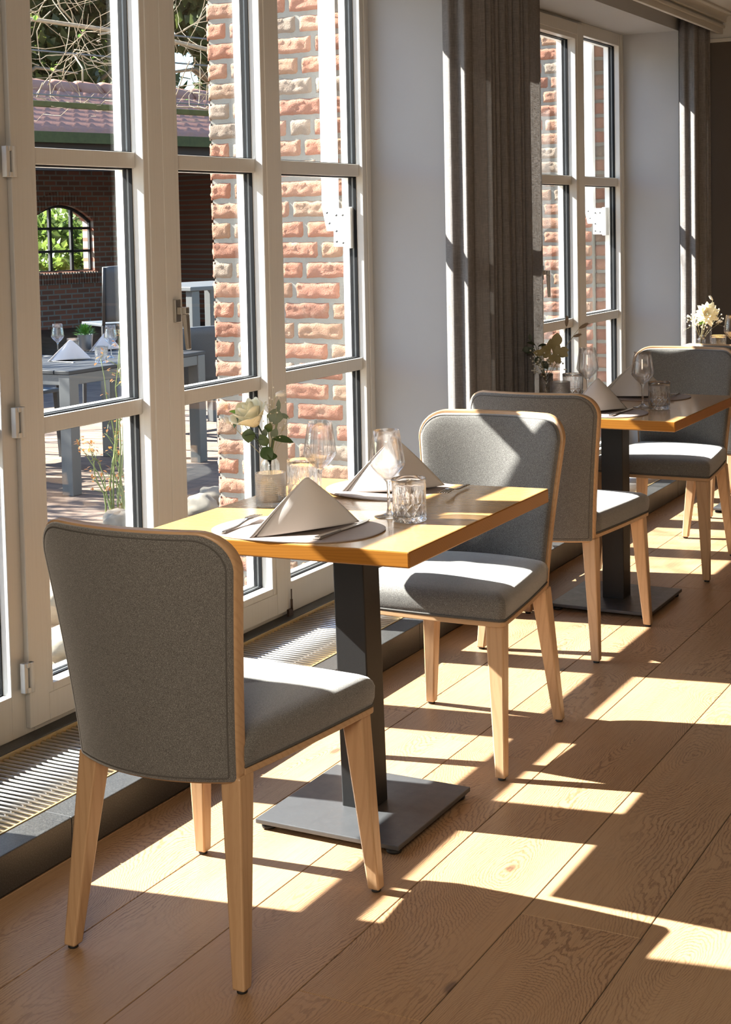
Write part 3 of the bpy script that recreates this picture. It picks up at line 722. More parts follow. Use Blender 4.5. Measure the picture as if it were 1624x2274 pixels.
def make_vase(label, kind):
    t = thing('bud_vase', label, 'vase', group=None)
    if kind == 0:
        mod = lambda a, z, r: (.0007*sin(a*22) if .004 < z < .093 and r > .0215 else 0)
        pr = [(.0005, 0), (.023, 0), (.0245, .003), (.0245, .088), (.024, .094), (.021, .100), (.0175, .1045), (.0172, .112), (.0178, .1135)]
        inn = [(.0155, .1135), (.0152, .104), (.020, .096), (.0215, .09), (.0215, .012), (.0005, .009)]
    elif kind == 1:
        mod = lambda a, z, r: (-.0016*(1-abs(sin(a*7+z*230)))*1.0-.0016*(1-abs(sin(a*7-z*230))) if .006 < z < .10 and r > .024 else 0)
        pr = [(.0005, 0), (.025, 0), (.0275, .003)]+[(.0275, .005+.0022*i) for i in range(43)]+[(.0275, .104), (.026, .106)]
        inn = [(.0225, .1055), (.0225, .014), (.0005, .011)]
    else:
        mod = None
        pr = [(.0005, 0), (.021, 0), (.0225, .002), (.0225, .078), (.020, .084), (.0125, .088), (.0122, .098), (.0145, .100)]
        inn = [(.0115, .1), (.0102, .089), (.0185, .081), (.0195, .076), (.0195, .009), (.0005, .007)]
    mb = MB(); mb.lathe(pr+inn, 44 if kind == 0 else (56 if kind == 1 else 8), cap0=True, cap1=True, mod=mod, smooth=kind < 2); mb.build('vase_body', 'ribbed_glass' if kind == 0 else 'crystal', t); return t

# ---- settings. Offsets relative to the table centre; the far side is the near side turned by half a turn
NEAR = dict(mat=(-.003, -.262), nap=(.020, -.267, R(57)), knife=(.106, -.365, R(-2)), fork=(-.136, -.374, R(4)), wine=(.125, -.055), tum=(.199, -.095))
names = {1: 'nearest table', 2: 'second table'}
pm = make_mat('brown leather placemat on the camera side of the nearest table'); nk = None
protos = {}
def setting(k, T, far, where):
    sg = -1 if far else 1; rz = pi if far else 0
    P = lambda q: (T.x+sg*q[0]-(.015 if k == 1 else 0), T.y+sg*q[1])
    def get(key, maker, label):
        if key not in protos: protos[key] = maker(label); return protos[key]
        return dup(protos[key], (0, 0, 0), None, label)
    lab = where
    x, y = P(NEAR['mat'])
    place(get('mat', make_mat, f'brown leather placemat under the folded napkin {lab}'), k, x, y, .0003, rz)
    x, y = P(NEAR['knife']); place(get('knife', make_knife, f'steel knife lying on the placemat {lab}'), k, x, y, MAT+.0004, rz+NEAR['knife'][2])
    x, y = P(NEAR['fork']); place(get('fork', make_fork, f'steel fork lying beside the napkin {lab}'), k, x, y, MAT+.0004, rz+NEAR['fork'][2]).scale = (.9, .9, .9)
    x, y = P(NEAR['wine']); place(get('wine', make_wine, f'empty stemmed wine glass {lab}'), k, x, y, .0003, rz)
    x, y = P(NEAR['tum']); place(get('tum', make_tumbler, f'cut crystal tumbler beside the wine glass {lab}'), k, x, y, .0003, rz+.3)
bpy.data.objects.remove(pm.children[0]); bpy.data.objects.remove(pm.children[0]); bpy.data.objects.remove(pm)
setting(1, T1, False, 'on the camera side of the nearest table')
setting(1, T1, True, 'on the far side of the nearest table')
setting(2, T2, False, 'on the camera side of the second table')
setting(2, T2, True, 'on the far side of the second table')
nk = make_napkin('white folded napkin standing on the near placemat of the nearest table', .118)
place(nk, 1, -1.700, 2.908, MAT+.001, R(57))
nk2 = make_napkin('white folded napkin standing on the far side of the nearest table, behind a wine glass', .134, True)
place(nk2, 1, -1.752, 3.448, MAT+.001, R(40))
place(dup(nk, (0, 0, 0), None, 'shaded folded napkin nearest the camera on the second table'), 2, -1.785, 5.118, MAT+.001, R(57))
place(dup(nk2, (0, 0, 0), None, 'shaded folded napkin on the far side of the second table, behind a wine glass'), 2, -1.800, 5.610, MAT+.001, R(20))
# last table: only its left half shows
place(dup(protos['wine'], (0, 0, 0), None, 'wine glass cut by the right edge of the picture on the furthest table'), 3, -1.885, 7.405, .0003, 0)
place(dup(protos['tum'], (0, 0, 0), None, 'cut crystal tumbler on the furthest table beside the pale flowers'), 3, -1.968, 7.455, .0003, 0)
vt = make_votive('clear nubbed candle holder in front of the white rose vase'); place(vt, 1, -1.958, 3.168, .0003)
place(dup(vt, (0, 0, 0), None, 'nubbed candle holder between the dried flowers and a tumbler on the second table'), 2, -2.008, 5.330, .0003)

# ================================================================== FLOWERS (screen-right r, depth f are just the view's horizontal axes, turned about z)
RX = Vector((.883, .469, 0)); FX = Vector((-.469, .883, 0)); UP = Vector((0, 0, 1))
def D(a, b_, c): return RX*a+FX*b_+UP*c
def stem_obj(name, label, cat, group=None): return thing(name, label, cat, (0, 0, 0), (0, 0, 0), group)
def petal(mb, c, axis, ang, r, w, h, open_, curl=.0, n=6, mth=7):
    axis = Vector(axis).normalized(); e1 = axis.orthogonal().normalized(); e2 = axis.cross(e1)
    rad = e1*cos(ang)+e2*sin(ang); tan = axis.cross(rad); rows = []
    for i in range(n+1):
        t = i/n; row = []
        ww = w*(sin(pi*(.12+.80*t)))**.6
        for j in range(mth+1):
            q = j/mth*2-1
            rr = r*(.25+.75*sin(t*pi*.5))+open_*t*t; zz = h*t-curl*max(0, t-.65)**2*6*h-.10*h*q*q*t
            a2 = q*ww/max(rr, .004)*.5*(1 if ww/max(rr, .004) < 2.6 else 2.6*max(rr, .004)/ww)
            row.append(Vector(c)+(rad*cos(a2)+tan*sin(a2))*rr+axis*zz)
        rows.append(row)
    mb.grid(rows)
def rose(parent, c, axis, s=1.0, mat='cream_petal'):
    mb = MB()
    for k in range(3): petal(mb, c, axis, k*2.1, .009*s, .026*s, .056*s, -.003*s)
    for k in range(4): petal(mb, c, axis, .5+k*1.6, .017*s, .042*s, .057*s, .000*s, .02)
    for k in range(4): petal(mb, c, axis, .2+k*1.57, .025*s, .060*s, .052*s, .005*s, .06)
    for k in range(4): petal(mb, c, axis, 1.0+k*1.57, .031*s, .068*s, .043*s, .012*s, .14)
    return mb.build('petals', mat, parent, solid=.0006)
def gyps(label, base, pts, seed, n=26, spread=.03, r=.0022, mat='white_fluff', stem='pale_stem', group='baby\'s breath sprigs'):
    rg = random.Random(seed); t = stem_obj('gypsophila_sprig', label, 'flower sprig', group); st = MB(); bl = MB()
    for p in pts:
        p = Vector(p); st.tube([base, Vector(base).lerp(p, .5)+UP*.01, p], .0006, 4)
        for k in range(n//len(pts)):
            e = p+Vector((rg.gauss(0, 1), rg.gauss(0, 1), rg.gauss(0, .8)))*spread*.55; st.tube([p.lerp(Vector(base), .12), e], .00035, 3); bl.sphere(e, r*rg.uniform(.7, 1.25), 7, 5)
    st.build('stems', stem, t); bl.build('blossoms', mat, t); return t
def bunny(label, base, tip, L=.03, w=.007, mat='white_fluff', bend=.02, group='bunny tail grasses', dirn=None):
    t = stem_obj('bunny_tail_grass', label, 'grass stem', group); base, tip = Vector(base), Vector(tip)
    d = Vector(dirn).normalized() if dirn else (tip-base).normalized(); mb = MB(); mid = base.lerp(tip, .6)+UP*bend
    mb.tube([base, base.lerp(mid, .5), mid, mid.lerp(tip, .6)+UP*bend*.3, tip], .0008, 5); mb.build('stem', 'pale_stem', t)
    mb = MB(); n = 9; mb.tube([tip+d*(L*i/n) for i in range(n+1)], [max(.0006, w*.5*sin(pi*(.08+.90*i/n))**.7) for i in range(n+1)], 9)
    rg = random.Random(3)
    for k in range(90):
        q = rg.uniform(.05, .95); a = rg.uniform(0, 6.28); e1 = d.orthogonal().normalized(); e2 = d.cross(e1); n_ = e1*cos(a)+e2*sin(a); p = tip+d*(L*q)+n_*w*.42*sin(pi*(.1+.85*q)); mb.tube([p, p+(n_*.45+d*.9)*w*.55], [.0003, .0001], 3)
    mb.build('fluffy_head', mat, t); return t
def leafspray(label, base, specs, mat, name='leaf_spray', cat='foliage', group=None, stem='stem_green'):
    t = stem_obj(name, label, cat, group); st = MB()
    lv = []
    for (p, d, up, L, w, cu, mk) in specs:
        p = Vector(p); st.tube([base, Vector(base).lerp(p, .55)+UP*.006, p], .0011, 5); lm = MB(); lm.leaf(p, d, up, L, w, cu, 7, 1.0, .18); lv.append((lm, mk or mat))
    st.build('stem', stem, t)
    for lm, mk in lv: lm.build('leaf', mk, t)
    return t
# --- nearest table: white rose vase
VB = on(1, -2.002, 3.238, .0004)
v1 = make_vase('ribbed clear vase holding a white rose, behind the nubbed candle holder on the nearest table', 0); v1.location = VB; v1.rotation_euler = rot(1)
VT = VB+UP*.112
def A(px, py, dep=0.0):          # offset (view right, depth, up) in metres from the vase mouth, 880 px/m
    return VT+D((px-597)/890, dep, -(py-1015)/890)
t = stem_obj('white_rose', 'cream white rose in the ribbed vase on the nearest table', 'flower')
mb = MB(); mb.tube([VB+UP*.014, VT+D(0, 0, -.01), A(586, 975), A(566, 932)], .0022, 7); mb.build('stem', 'dark_leaf', t)
rose(t, A(567, 944), D(-.42, -.30, .86), 1.25)
mb = MB()
for k in range(5): petal(mb, A(565, 938), D(-.28, -.42, .86), k*1.25, .012, .010, .012, .012)
mb.build('sepals', 'rose_leaf', t)
lm = MB(); lm.leaf(A(590, 985), D(-.6, -.4, .5), UP, .040, .026, .3, 7); lm.leaf(A(576, 965), D(-.75, -.3, .25), UP, .040, .034, .35, 7); lm.leaf(A(590, 960), D(.3, -.5, .6), D(0, -1, 0), .030, .022, .2, 7); lm.build('leaves', 'rose_leaf', t)
leafspray('bright and dark green leaves standing behind the white rose', VT-UP*.02, [(A(534, 920, .02), D(-1, .1, .35), D(0, -.4, 1), .034, .020, .15, 'bright_leaf'), (A(528, 925, .0), D(-.45, -.1, -.7), D(-1, -.5, 0), .030, .026, .2, 'rose_leaf'), (A(552, 950, -.01), D(-.1, -.2, -1), D(0, -1, .2), .036, .034, .2, 'rose_leaf'), (A(604, 975, -.01), D(.9, -.3, .12), D(0, -.6, 1), .052, .028, .35, 'rose_leaf'), (A(592, 990, -.015), D(-.4, -.3, .7), D(0, -1, 0), .036, .026, .2, 'rose_leaf'), (A(582, 992, -.02), D(.45, -.5, -.55), D(0, -1, .3), .040, .036, .2, 'rose_leaf'), (A(606, 1005, -.02), D(-.1, -.4, -.2), D(0, -1, .3), .026, .026, .2, 'rose_leaf')], 'rose_leaf', name='foliage_sprig', stem='dark_leaf')
leafspray('grey green eucalyptus sprig right of the white rose', VT-UP*.02, [(A(592, 922, .005), D(.95, -.1, -.18), D(0, -1, .15), .042, .040, .1, None), (A(617, 918, .01), D(.05, .1, 1), D(0, -1, 0), .034, .012, .1, None), (A(620, 920, .01), D(.9, 0, -.45), D(0, -1, .6), .028, .013, .1, None), (A(602, 975, 0), D(.4, -.2, .8), D(0, -1, 0), .030, .020, .1, None), (A(585, 972, -.005), D(.1, -.2, .9), D(0, -1, 0), .024, .016, .1, None)], 'eucalyptus', name='eucalyptus_sprig')
gyps('sprig of baby\'s breath right of the white rose', VT-UP*.02, [A(598, 905, .01), A(612, 935, .02), A(628, 950, .01), A(592, 950, .01), A(603, 890, .02), A(634, 972, .01)], 4, 54, .030, .0018)
bunny('white bunny tail grass arching above the white rose vase', VT-UP*.02, A(612, 876, .01), .026, .014, bend=.03, dirn=D(1, 0, .1))
bunny('pale bunny tail grass drooping left of the white rose', VT-UP*.02, A(508, 940, .01), .024, .015, bend=-.0, dirn=D(-.7, 0, .65))
# --- second table: dried flowers
VB = on(2, -2.085, 5.385, .0004); v2 = make_vase('cut crystal vase of dried flowers against the curtain on the second table', 1); v2.location = VB
VT = VB+UP*.105
def A(px, py, dep=0.0): return VT+D((px-1192)/575, dep, -(py-828)/575)
leafspray('dark green leaf sprig leaning left among the dried flowers', VT-UP*.03, [(A(1170, 765), D(-.8, -.2, .5), D(0, -.5, 1), .035, .022, .3, None), (A(1160, 755), D(-.2, 0, 1), D(0, -1, 0), .026, .014, .2, None), (A(1165, 770), D(-.8, -.1, -.5), D(0, -1, .4), .035, .026, .3, None), (A(1175, 768), D(.6, -.2, .3), D(0, -.5, 1), .036, .018, .3, None), (A(1178, 790), D(-.3, -.3, -.6), D(0, -1, .2), .034, .026, .3, None), (A(1185, 800), D(.3, -.3, -.5), D(0, -1, .2), .034, .028, .3, None), (A(1158, 772), D(-.6, -.1, -.1), D(0, -1, .2), .030, .024, .3, None)], 'dark_leaf', name='foliage_sprig', stem='dark_leaf')
t = stem_obj('dried_hydrangea', 'yellowish dried hydrangea head in the vase on the second table', 'flower'); mb = MB(); mb.tube([VB+UP*.015, VT, A(1205, 790)], .0018, 6); mb.build('stem', 'pale_stem', t)
mb = MB()
for k in range(20):
    a = k*2.4; rr_ = .004+.0016*k; c = A(1206, 782)+D(cos(a)*rr_*1.05, sin(a)*rr_*.6, .012*cos(k))
    mb.leaf(c, D(cos(a), -.35, sin(a)*.8+.15), D(0, -1, .2), .030+.0006*k, .026, .15, 6, 1, .1)
mb.leaf(A(1215, 770), D(.1, -.1, 1), D(0, -1, 0), .055, .042, .1, 7); mb.leaf(A(1215, 785), D(1, -.1, 0), D(0, -1, .3), .045, .03, .2, 7); mb.leaf(A(1210, 792), D(.8, -.1, -.7), D(0, -1, .3), .036, .024, .2, 7); mb.leaf(A(1210, 788), D(.4, -.1, .8), D(0, -1, .1), .048, .03, .1, 7)
mb.build('petals', 'dry_petal', t)
gyps('cream baby\'s breath sprig among the dried flowers on the second table', VT-UP*.03, [A(1175, 785, -.02), A(1182, 805, -.02), A(1200, 800, -.025), A(1170, 800, -.01), A(1215, 805, 0), A(1162, 820, 0)], 9, 66, .040, .0034, 'white_fluff')
bunny('brown bunny tail grass standing tallest above the second table', VT-UP*.03, A(1239, 725, .01), .040, .013, 'brown_fluff', .0, dirn=D(.08, 0, 1))
bunny('brown bunny tail grass pointing furthest right over the second table', VT-UP*.03, A(1267, 730, .01), .040, .013, 'brown_fluff', .01, dirn=D(.9, 0, .45))
bunny('lowest brown bunny tail grass of the three over the second table', VT-UP*.03, A(1254, 748, .01), .032, .012, 'brown_fluff', .01, dirn=D(.95, 0, .25))
# --- furthest table: pale flower
VB = on(3, -2.045, 7.42, .0004); v3 = make_vase('small faceted clear vase holding a pale flower on the furthest table', 2); v3.location = VB
VT = VB+UP*.1
pv = VT
def A(px, py, dep=0.0): return pv+D((px-1541)/438, dep, -(py-740)/438)
t = stem_obj('pale_flower', 'cream many-petalled flower on the furthest table by the corner curtain', 'flower'); mb = MB(); mb.tube([VB+UP*.01, VT, A(1546, 712)], .0018, 6); mb.build('stem', 'pale_stem', t)
mb = MB()
for k in range(26):
    a = k*2.399; e = .25+.75*(k/26); c = A(1554, 694)
    mb.leaf(c+D(cos(a)*.010*e, 0, sin(a)*.010*e), D(cos(a)*e, -.55+.3*e, sin(a)*e*.9+.25), D(-cos(a)*.3, -1, .2), .045+.016*e, .030, .1, 6, .9, .15)
mb.build('petals', 'cream_petal', t)
mb = MB()
for k in range(5): mb.leaf(A(1546, 706, .005), D(cos(k*1.3), .3, -.5+.3*sin(k*2)), D(0, -1, .2), .04, .026, .2, 6)
mb.build('leaves', 'bright_leaf', t)
gyps('baby\'s breath sprig around the pale flower on the furthest table', VT-UP*.03, [A(1518, 700), A(1524, 712), A(1531, 704), A(1580, 698), A(1583, 712), A(1545, 716, -.03)], 12, 66, .036, .0042)
bunny('white bunny tail grass above the pale flower on the furthest table', VT-UP*.03, A(1567, 664), .03, .012, 'white_fluff', .01, dirn=D(-.6, 0, .9))

# ================================================================== OUTSIDE
GZ = -.08
def ray(px, py): return f_+r2*((px-812)/3350.07)-u2*((py-713.73)/3350.07)
def atz(px, py, z): d = ray(px, py); return CAM+d*((z-CAM.z)/d.z)
def atd(px, py, h): d = ray(px, py); return CAM+d*(h/math.hypot(d.x, d.y))       # at horizontal distance h
struct(MB().box(-60, -4.35, -20, 60, -.3, GZ).build('ground', 'paver'))
gb = MB(); rows = []; rg = random.Random(5)
for i in range(60):
    x = -4.35+1.59*i/59; rows.append([(x, -1+.06*j, GZ-.01+.035*noise.noise(Vector((x*5, j*.3, 0)))+.02*noise.noise(Vector((x*21, j*1.3, 4)))) for j in range(230)])
gb.grid(rows); gb.box(-4.38, -2.70, -20, 30, -.3, GZ-.05)
struct(gb.build('garden_bed', 'soil'))
struct(MB().box(-4.42, -4.34, -20, 30, -.3, GZ+.02).build('bed_kerb', 'granite'))
def rock(label, p, r, seed):
    mb = MB(); mb.sphere((0, 0, 0), r, 22, 14); q = []
    for v in mb.v:
        V = Vector(v); n = noise.noise(V*9+Vector((seed, 0, 0)))*.38+noise.noise(V*26+Vector((0, seed, 0)))*.2+noise.noise(V*70+Vector((0, 0, seed)))*.06
        q.append(V*(1+n))
    mb.v = q; o = mb.build('boulder', 'rock', None, loc=p); tag(o, label, 'rock', 'boulders in the garden bed'); return o
rock('pale boulder in the bed behind the rose bush stems', atz(270, 1160, -.02), (.10, .09, .075), 1)
rock('pale boulder at the foot of the brick pier, left of the table corner', atz(440, 1125, -.02), (.12, .08, .06), 2)
rock('pale flat stone lying against the brick pier base', atz(478, 1102, -.02), (.10, .07, .055), 3)
rock('tan boulder just outside the glass, left of the nearest chair back', atz(135, 1340, -.03), (.07, .10, .08), 4)
rock('low pale stone low outside the glass door, behind the nearest chair', atz(150, 1430, -.04), (.09, .12, .05), 5)
# ---- brick piers with real bricks
BC = [(.245, .098, .060), (.265, .112, .070), (.22, .088, .056), (.265, .135, .088), (.235, .135, .085), (.205, .132, .09), (.255, .108, .071), (.19, .155, .122), (.275, .142, .096)]
def pier(name, x0, x1, yf, y1, z0, z1, recess=None):
    rg = random.Random(int(yf*100)); mb = MB(); rr = []
    mb.box(x0+.012, x1, yf+.011, y1, z0, z1, 1); rr += [(.5, .5, .5)]*8
    def brick(ax, a, bq, c, z, zz, dpt, face):
        col = list(rg.choice(BC)); k = rg.uniform(.85, 1.12); col = tuple(min(1, q*k) for q in col); nx, nz = max(3, int((bq-a)/.011)), 6; sd_ = rg.uniform(0, 99)
        rows = []
        for i in range(nz+1):
            row = []
            for j in range(nx+1):
                u = j/nx; w = i/nz; s_ = a+(bq-a)*u; h = z+(zz-z)*w
                ed = min(u*(bq-a), (1-u)*(bq-a), w*(zz-z), (1-w)*(zz-z)); k_ = min(1, ed/.0035)
                n_ = noise.noise(Vector((s_*28, h*55, sd_)))*.0065+noise.noise(Vector((s_*90, h*130, sd_)))*.0035
                off = (.010+n_)*k_ if ed > 0 else -.004
                s2 = s_+.0025*noise.noise(Vector((h*60, s_*8, sd_+5))); h2 = h+.003*noise.noise(Vector((s_*25, sd_, 2)))
                row.append((s2, c-off, h2) if face == 'y' else (c-off, s2, h2))
            rows.append(row)
        if face == 'x': rows = [r[::-1] for r in rows]
        mb.grid(rows, False, True); rr.extend([col]*((nx+1)*(nz+1)))
    k = 0; z = z0
    while z < z1-.06:
        zz = z+.0675; s_ = x0+.002; first = True; seq = [.156, .098][k % 2]
        while s_ < x1-.02:
            L = seq if first else (.206 if rg.random() > .25 else .098); first = False
            e = min(s_+L+rg.uniform(-.006, .006), x1); 
            if x1-e < .04: e = x1
            yy = yf
            if recess and (s_+e)/2 > recess[0]: yy = yf+recess[1]
            brick('x', s_, e, yy+.011, z, zz, .01, 'y'); s_ = e+.0125
        s_ = yf+.004; L0 = [.098, .206][k % 2]
        while s_ < y1-.02:
            e = min(s_+L0, y1); brick('y', s_, e, x0+.011, z, zz, .01, 'x'); s_ = e+.0125; L0 = .206
        z += .0795; k += 1
    mb.rnd = rr; o = mb.build(name, ['pier_brick', 'mortar']); o.data.polygons.foreach_get
    return struct(o)
pier('wall_pier_near', -3.412, -2.758, 5.098, 5.40, GZ-.2, 2.86)
p2 = pier('wall_pier_far', -3.75, -2.850, 8.098, 8.46, GZ-.2, 2.86)
pier('wall_pier_inner', -2.858, -2.758, 8.145, 8.46, GZ-.2, 2.86)
# ---- awning guide arms on the piers
def awning(label, x, y, z):
    t = thing('awning_arm', label, 'awning arm', (x, y, z), group='white awning arms outside the windows')
    MB().box(-.030, .026, -.030, .010, .085, 1.5).build('arm', 'awning_paint', t, bevel=.004)
    mb = MB(); mb.hexa([(-.008, -.034, .0), (.045, -.034, .0), (.045, .004, .0), (-.008, .004, .0)], [(-.030, -.034, .1), (.028, -.034, .1), (.028, .004, .1), (-.030, .004, .1)]); mb.build('knuckle', 'awning_paint', t, bevel=.004)
    mb = MB(); mb.box(.026, .10, -.042, .032, -.060, .085); mb.box(.082, .104, -.050, .032, -.066, .090)
    b_ = mb.build('bracket', 'awning_paint', t, bevel=.003)
    mb = MB()
    for a, c in ((.04, .06), (.04, .0), (.04, -.04), (.068, .06), (.068, -.045), (.0, .07), (.01, .03)): mb.lathe([(.0045, -.003), (.0045, .003)], 8, (a, 0, 0)); q = mb.v[-16:]; mb.v[-16:] = [(p[0], -.043+p[2]*.5, c+p[1]) for p in q]
    mb.build('screw_hole', 'patio_dark', b_)
    return t
a1 = awning('white folding awning arm on the brick pier outside the near glazed doors', -2.822, 5.060, 1.415)
dup(a1, (-2.842, 8.062, 1.415), None, 'white folding awning arm on the brick pier outside the far window')
# ---- terrace furniture
PA = atz(160, 1098, GZ); PB = atz(210, 1032, GZ)
dirY = Vector((0, 1, 0))
def outdoor_table(label, x0, x1, y0, y1, h, lab2=None):
    t = thing('terrace_table', label, 'outdoor table', ((x0+x1)/2, (y0+y1)/2, GZ), group='metal tables on the terrace'); a, c = (x1-x0)/2, (y1-y0)/2
    mb = MB(); n = 7
    for k in range(n): w = 2*a/n; mb.box(-a+w*k+.003, -a+w*(k+1)-.003, -c, c, h-.022, h)
    mb.build('tabletop', 'patio_dark', t, bevel=.003)
    mb = MB(); ring_ = [(-a+.01, a-.01, -c+.01, -c+.04), (-a+.01, a-.01, c-.04, c-.01), (-a+.01, -a+.04, -c+.04, c-.04), (a-.04, a-.01, -c+.04, c-.04)]
    for q in ring_: mb.box(*q, h-.085, h-.023)
    mb.build('apron', 'patio_alu', t, bevel=.003)
    for sx in (-1, 1):
        for sy in (-1, 1): MB().box(sx*(a-.045)-.04, sx*(a-.045)+.04, sy*(c-.045)-.04, sy*(c-.045)+.04, 0, h-.022).build('leg', 'patio_alu', t, bevel=.004)
    return t
ox1 = PA.x+.06; oy0 = PA.y-.06
OT = .72
ot = outdoor_table('dark slatted metal terrace table laid with napkins and glasses, seen through the left door', ox1-.80, ox1, oy0, oy0+1.38, OT)
def oat(px, py, z=OT+GZ): return atz(px, py, z)
# the table settings outside are copies of the indoor pieces
def opl(src, px, py, label, rz=0, dz=.001, scale=None):
    p = oat(px, py); o = dup(src, (min(max(p.x, ox1-.74), ox1-.05), max(oy0+.06, min(p.y, oy0+1.3)), OT+GZ+dz), (0, 0, rz), label)
    if scale: o.scale = scale
    return o
opl(nk, 158, 800, 'white folded napkin at the front corner of the terrace table', R(60), .002, (1.0, 1, 1.05))
opl(nk, 236, 778, 'white folded napkin behind the herb pot on the terrace table', R(80), .002)
opl(protos['wine'], 112, 790, 'wine glass left of the white napkin on the terrace table')
opl(protos['wine'], 247, 795, 'wine glass right of the herb pot on the terrace table')
opl(protos['tum'], 128, 785, 'cut tumbler left of the white napkin on the terrace table')
opl(protos['tum'], 226, 806, 'cut tumbler at the front of the terrace table, beside the rose bush')
opl(protos['knife'], 165, 806, 'steel knife in front of the napkin on the terrace table', R(80))
p = oat(190, 778)
t = thing('herb_pot', 'zinc pot of bright green herbs on the terrace table', 'plant pot', (min(p.x, ox1-.1), p.y, OT+GZ+.001))
MB().lathe([(.0005, 0), (.040, 0), (.043, .003), (.052, .105), (.054, .108), (.050, .107), (.047, .09), (.0005, .09)], 28).build('pot', 'zinc', t)
rg = random.Random(2); mb = MB()
for k in range(420):
    a = rg.uniform(0, 6.28); e = rg.uniform(.1, 1.45); d = Vector((cos(a)*sin(e), sin(a)*sin(e), cos(e))); mb.leaf(Vector((0, 0, .09))+d*rg.uniform(.02, .07), d+Vector((0, 0, .3)), UP, rg.uniform(.016, .032), .009, .3, 3)
mb.build('herbs', 'pot_green', t)
def outdoor_chair(label, loc, rz, h=.86, seat=.45, arms=True):
    t = thing('terrace_chair', label, 'outdoor chair', loc, (0, 0, rz), 'dark metal chairs on the terrace')
    for sx in (-1, 1):
        MB().taper((sx*.24, .22, 0), .026, (sx*.23, .20, seat), .034).build('leg', 'patio_dark', t, bevel=.003)
        MB().taper((sx*.24, -.26, 0), .026, (sx*.22, -.20, seat), .034).build('leg', 'patio_dark', t, bevel=.003)
        if arms:
            mb = MB(); mb.tube([(sx*.25, .20, seat), (sx*.26, .20, seat+.20), (sx*.26, .16, seat+.215), (sx*.25, -.20, seat+.22)], .015, 8); mb.build('armrest', 'patio_dark', t)
    MB().box(-.24, .24, -.21, .23, seat-.01, seat+.015).build('seat', 'mesh_fabric', t, bevel=.006)
    mb = MB(); rows = []
    for i in range(9):
        w = i/8; rows.append([(x*(.21+.045*w), -.205-.12*w-.05*(1-x*x), seat+.03+(h-seat-.03)*(w+.03*(1-x*x)*(w > .9))) for x in [q/6-1 for q in range(13)]])
    mb.grid(rows); mb.build('backrest', 'mesh_fabric', t, solid=.012)
    for sx in (-1, 1):
        mb = MB(); mb.tube([(sx*.22, -.20, seat-.02), (sx*.255, -.325, h)], .014, 8); mb.build('back_post', 'patio_dark', t)
    return t
pc = atz(128, 1040, GZ)
oc = outdoor_chair('dark terrace chair at the left end of the laid terrace table', (ox1-1.10, oy0+.10, GZ), R(-90))
q = atd(436, 800, 10.3)
oc2 = dup(oc, (q.x, q.y, GZ), R(55), 'dark terrace chair with curved mesh back, seen between the door handle and the brick pier')
dup(oc, (ox1-1.28, oy0+.95, GZ), R(-90), 'dark terrace chair on the far side of the laid terrace table')
# bar table and stool further back
def bar_table(label, p, rz):
    t = thing('bar_table', label, 'bar table', p, (0, 0, rz)); h = 1.10
    MB().box(-.4, .4, -.45, .45, h-.03, h).build('tabletop', 'patio_alu', t, bevel=.004)
    for sx in (-1, 1):
        for sy in (-1, 1): MB().box(sx*.35-.035, sx*.35+.035, sy*.39-.035, sy*.39+.035, 0, h-.03).build('leg', 'patio_alu', t, bevel=.004)
    mb = MB()
    for sy in (-1, 1): mb.box(-.315, .315, sy*.39-.02, sy*.39+.02, .3, .35)
    for sx in (-1, 1): mb.box(sx*.35-.02, sx*.35+.02, -.36, .36, .30, .35)
    mb.build('footrail', 'patio_alu', t); return t
q = atd(447, 592, 11.3); bar_table('high pale metal bar table in the barn shade behind the dark mesh chair', (q.x, q.y, GZ), R(-15))
q = atd(262, 600, 12.5); oc3 = outdoor_chair('tall grey bar stool before the barn wall, at the edge of the left door', (q.x, q.y, GZ), R(60), 1.22, .75, False)
# ---- rose bush by the glass
def bush(label):
    b0 = atz(262, 1165, GZ); t = thing('rose_bush', label, 'shrub', (0, 0, 0)); rg = random.Random(21); st = MB(); lf = MB(); hd = math.hypot(b0.x, b0.y)
    tips = [(268, 735), (285, 750), (262, 770), (176, 985), (196, 990), (212, 1005), (258, 960), (236, 940), (280, 830), (240, 1050), (290, 1060), (222, 800)]
    for px, py in tips:
        e = atd(px, py, hd+rg.uniform(-.12, .12)); s0 = b0+Vector((rg.uniform(-.05, .05), rg.uniform(-.06, .06), -.02)); pts = []
        for i in range(9):
            w = i/8; pts.append(s0.lerp(e, w)+Vector((rg.uniform(-1, 1), rg.uniform(-1, 1), rg.uniform(-.5, .5)))*.014+Vector((0, 0, .10*sin(pi*w)*(.4 if py > 900 else 1)))*.5)
        st.tube(pts, [.0058*(1-.75*i/8) for i in range(9)], 6)
        for i in range(3, 9):
            if rg.random() < .75:
                d = Vector((rg.uniform(-1, 1), rg.uniform(-1, 1), rg.uniform(0, 1))); e2 = pts[i]+d*.05; st.tube([pts[i], pts[i]+d*.028, e2], [.002, .0016, .001], 4)
                for k in range(3): lf.leaf(e2+Vector((rg.gauss(0, .01), rg.gauss(0, .01), rg.gauss(0, .01))), Vector((rg.uniform(-1, 1), rg.uniform(-1, 1), rg.uniform(-.2, 1))), UP, rg.uniform(.018, .032), .012, .3, 3)
        for k in range(7 if py < 800 or px < 220 else 3): lf.leaf(e+Vector((rg.gauss(0, .02), rg.gauss(0, .02), rg.gauss(0, .02))), Vector((rg.uniform(-1, 1), rg.uniform(-1, 1), rg.uniform(-.3, 1))), UP, rg.uniform(.02, .04), .014, .3, 3)
    st.build('stems', 'stem_green', t); lf.build('leaves', 'copper_leaf', t)
bush('thin budding rose bush with copper coloured young leaves just outside the left door')
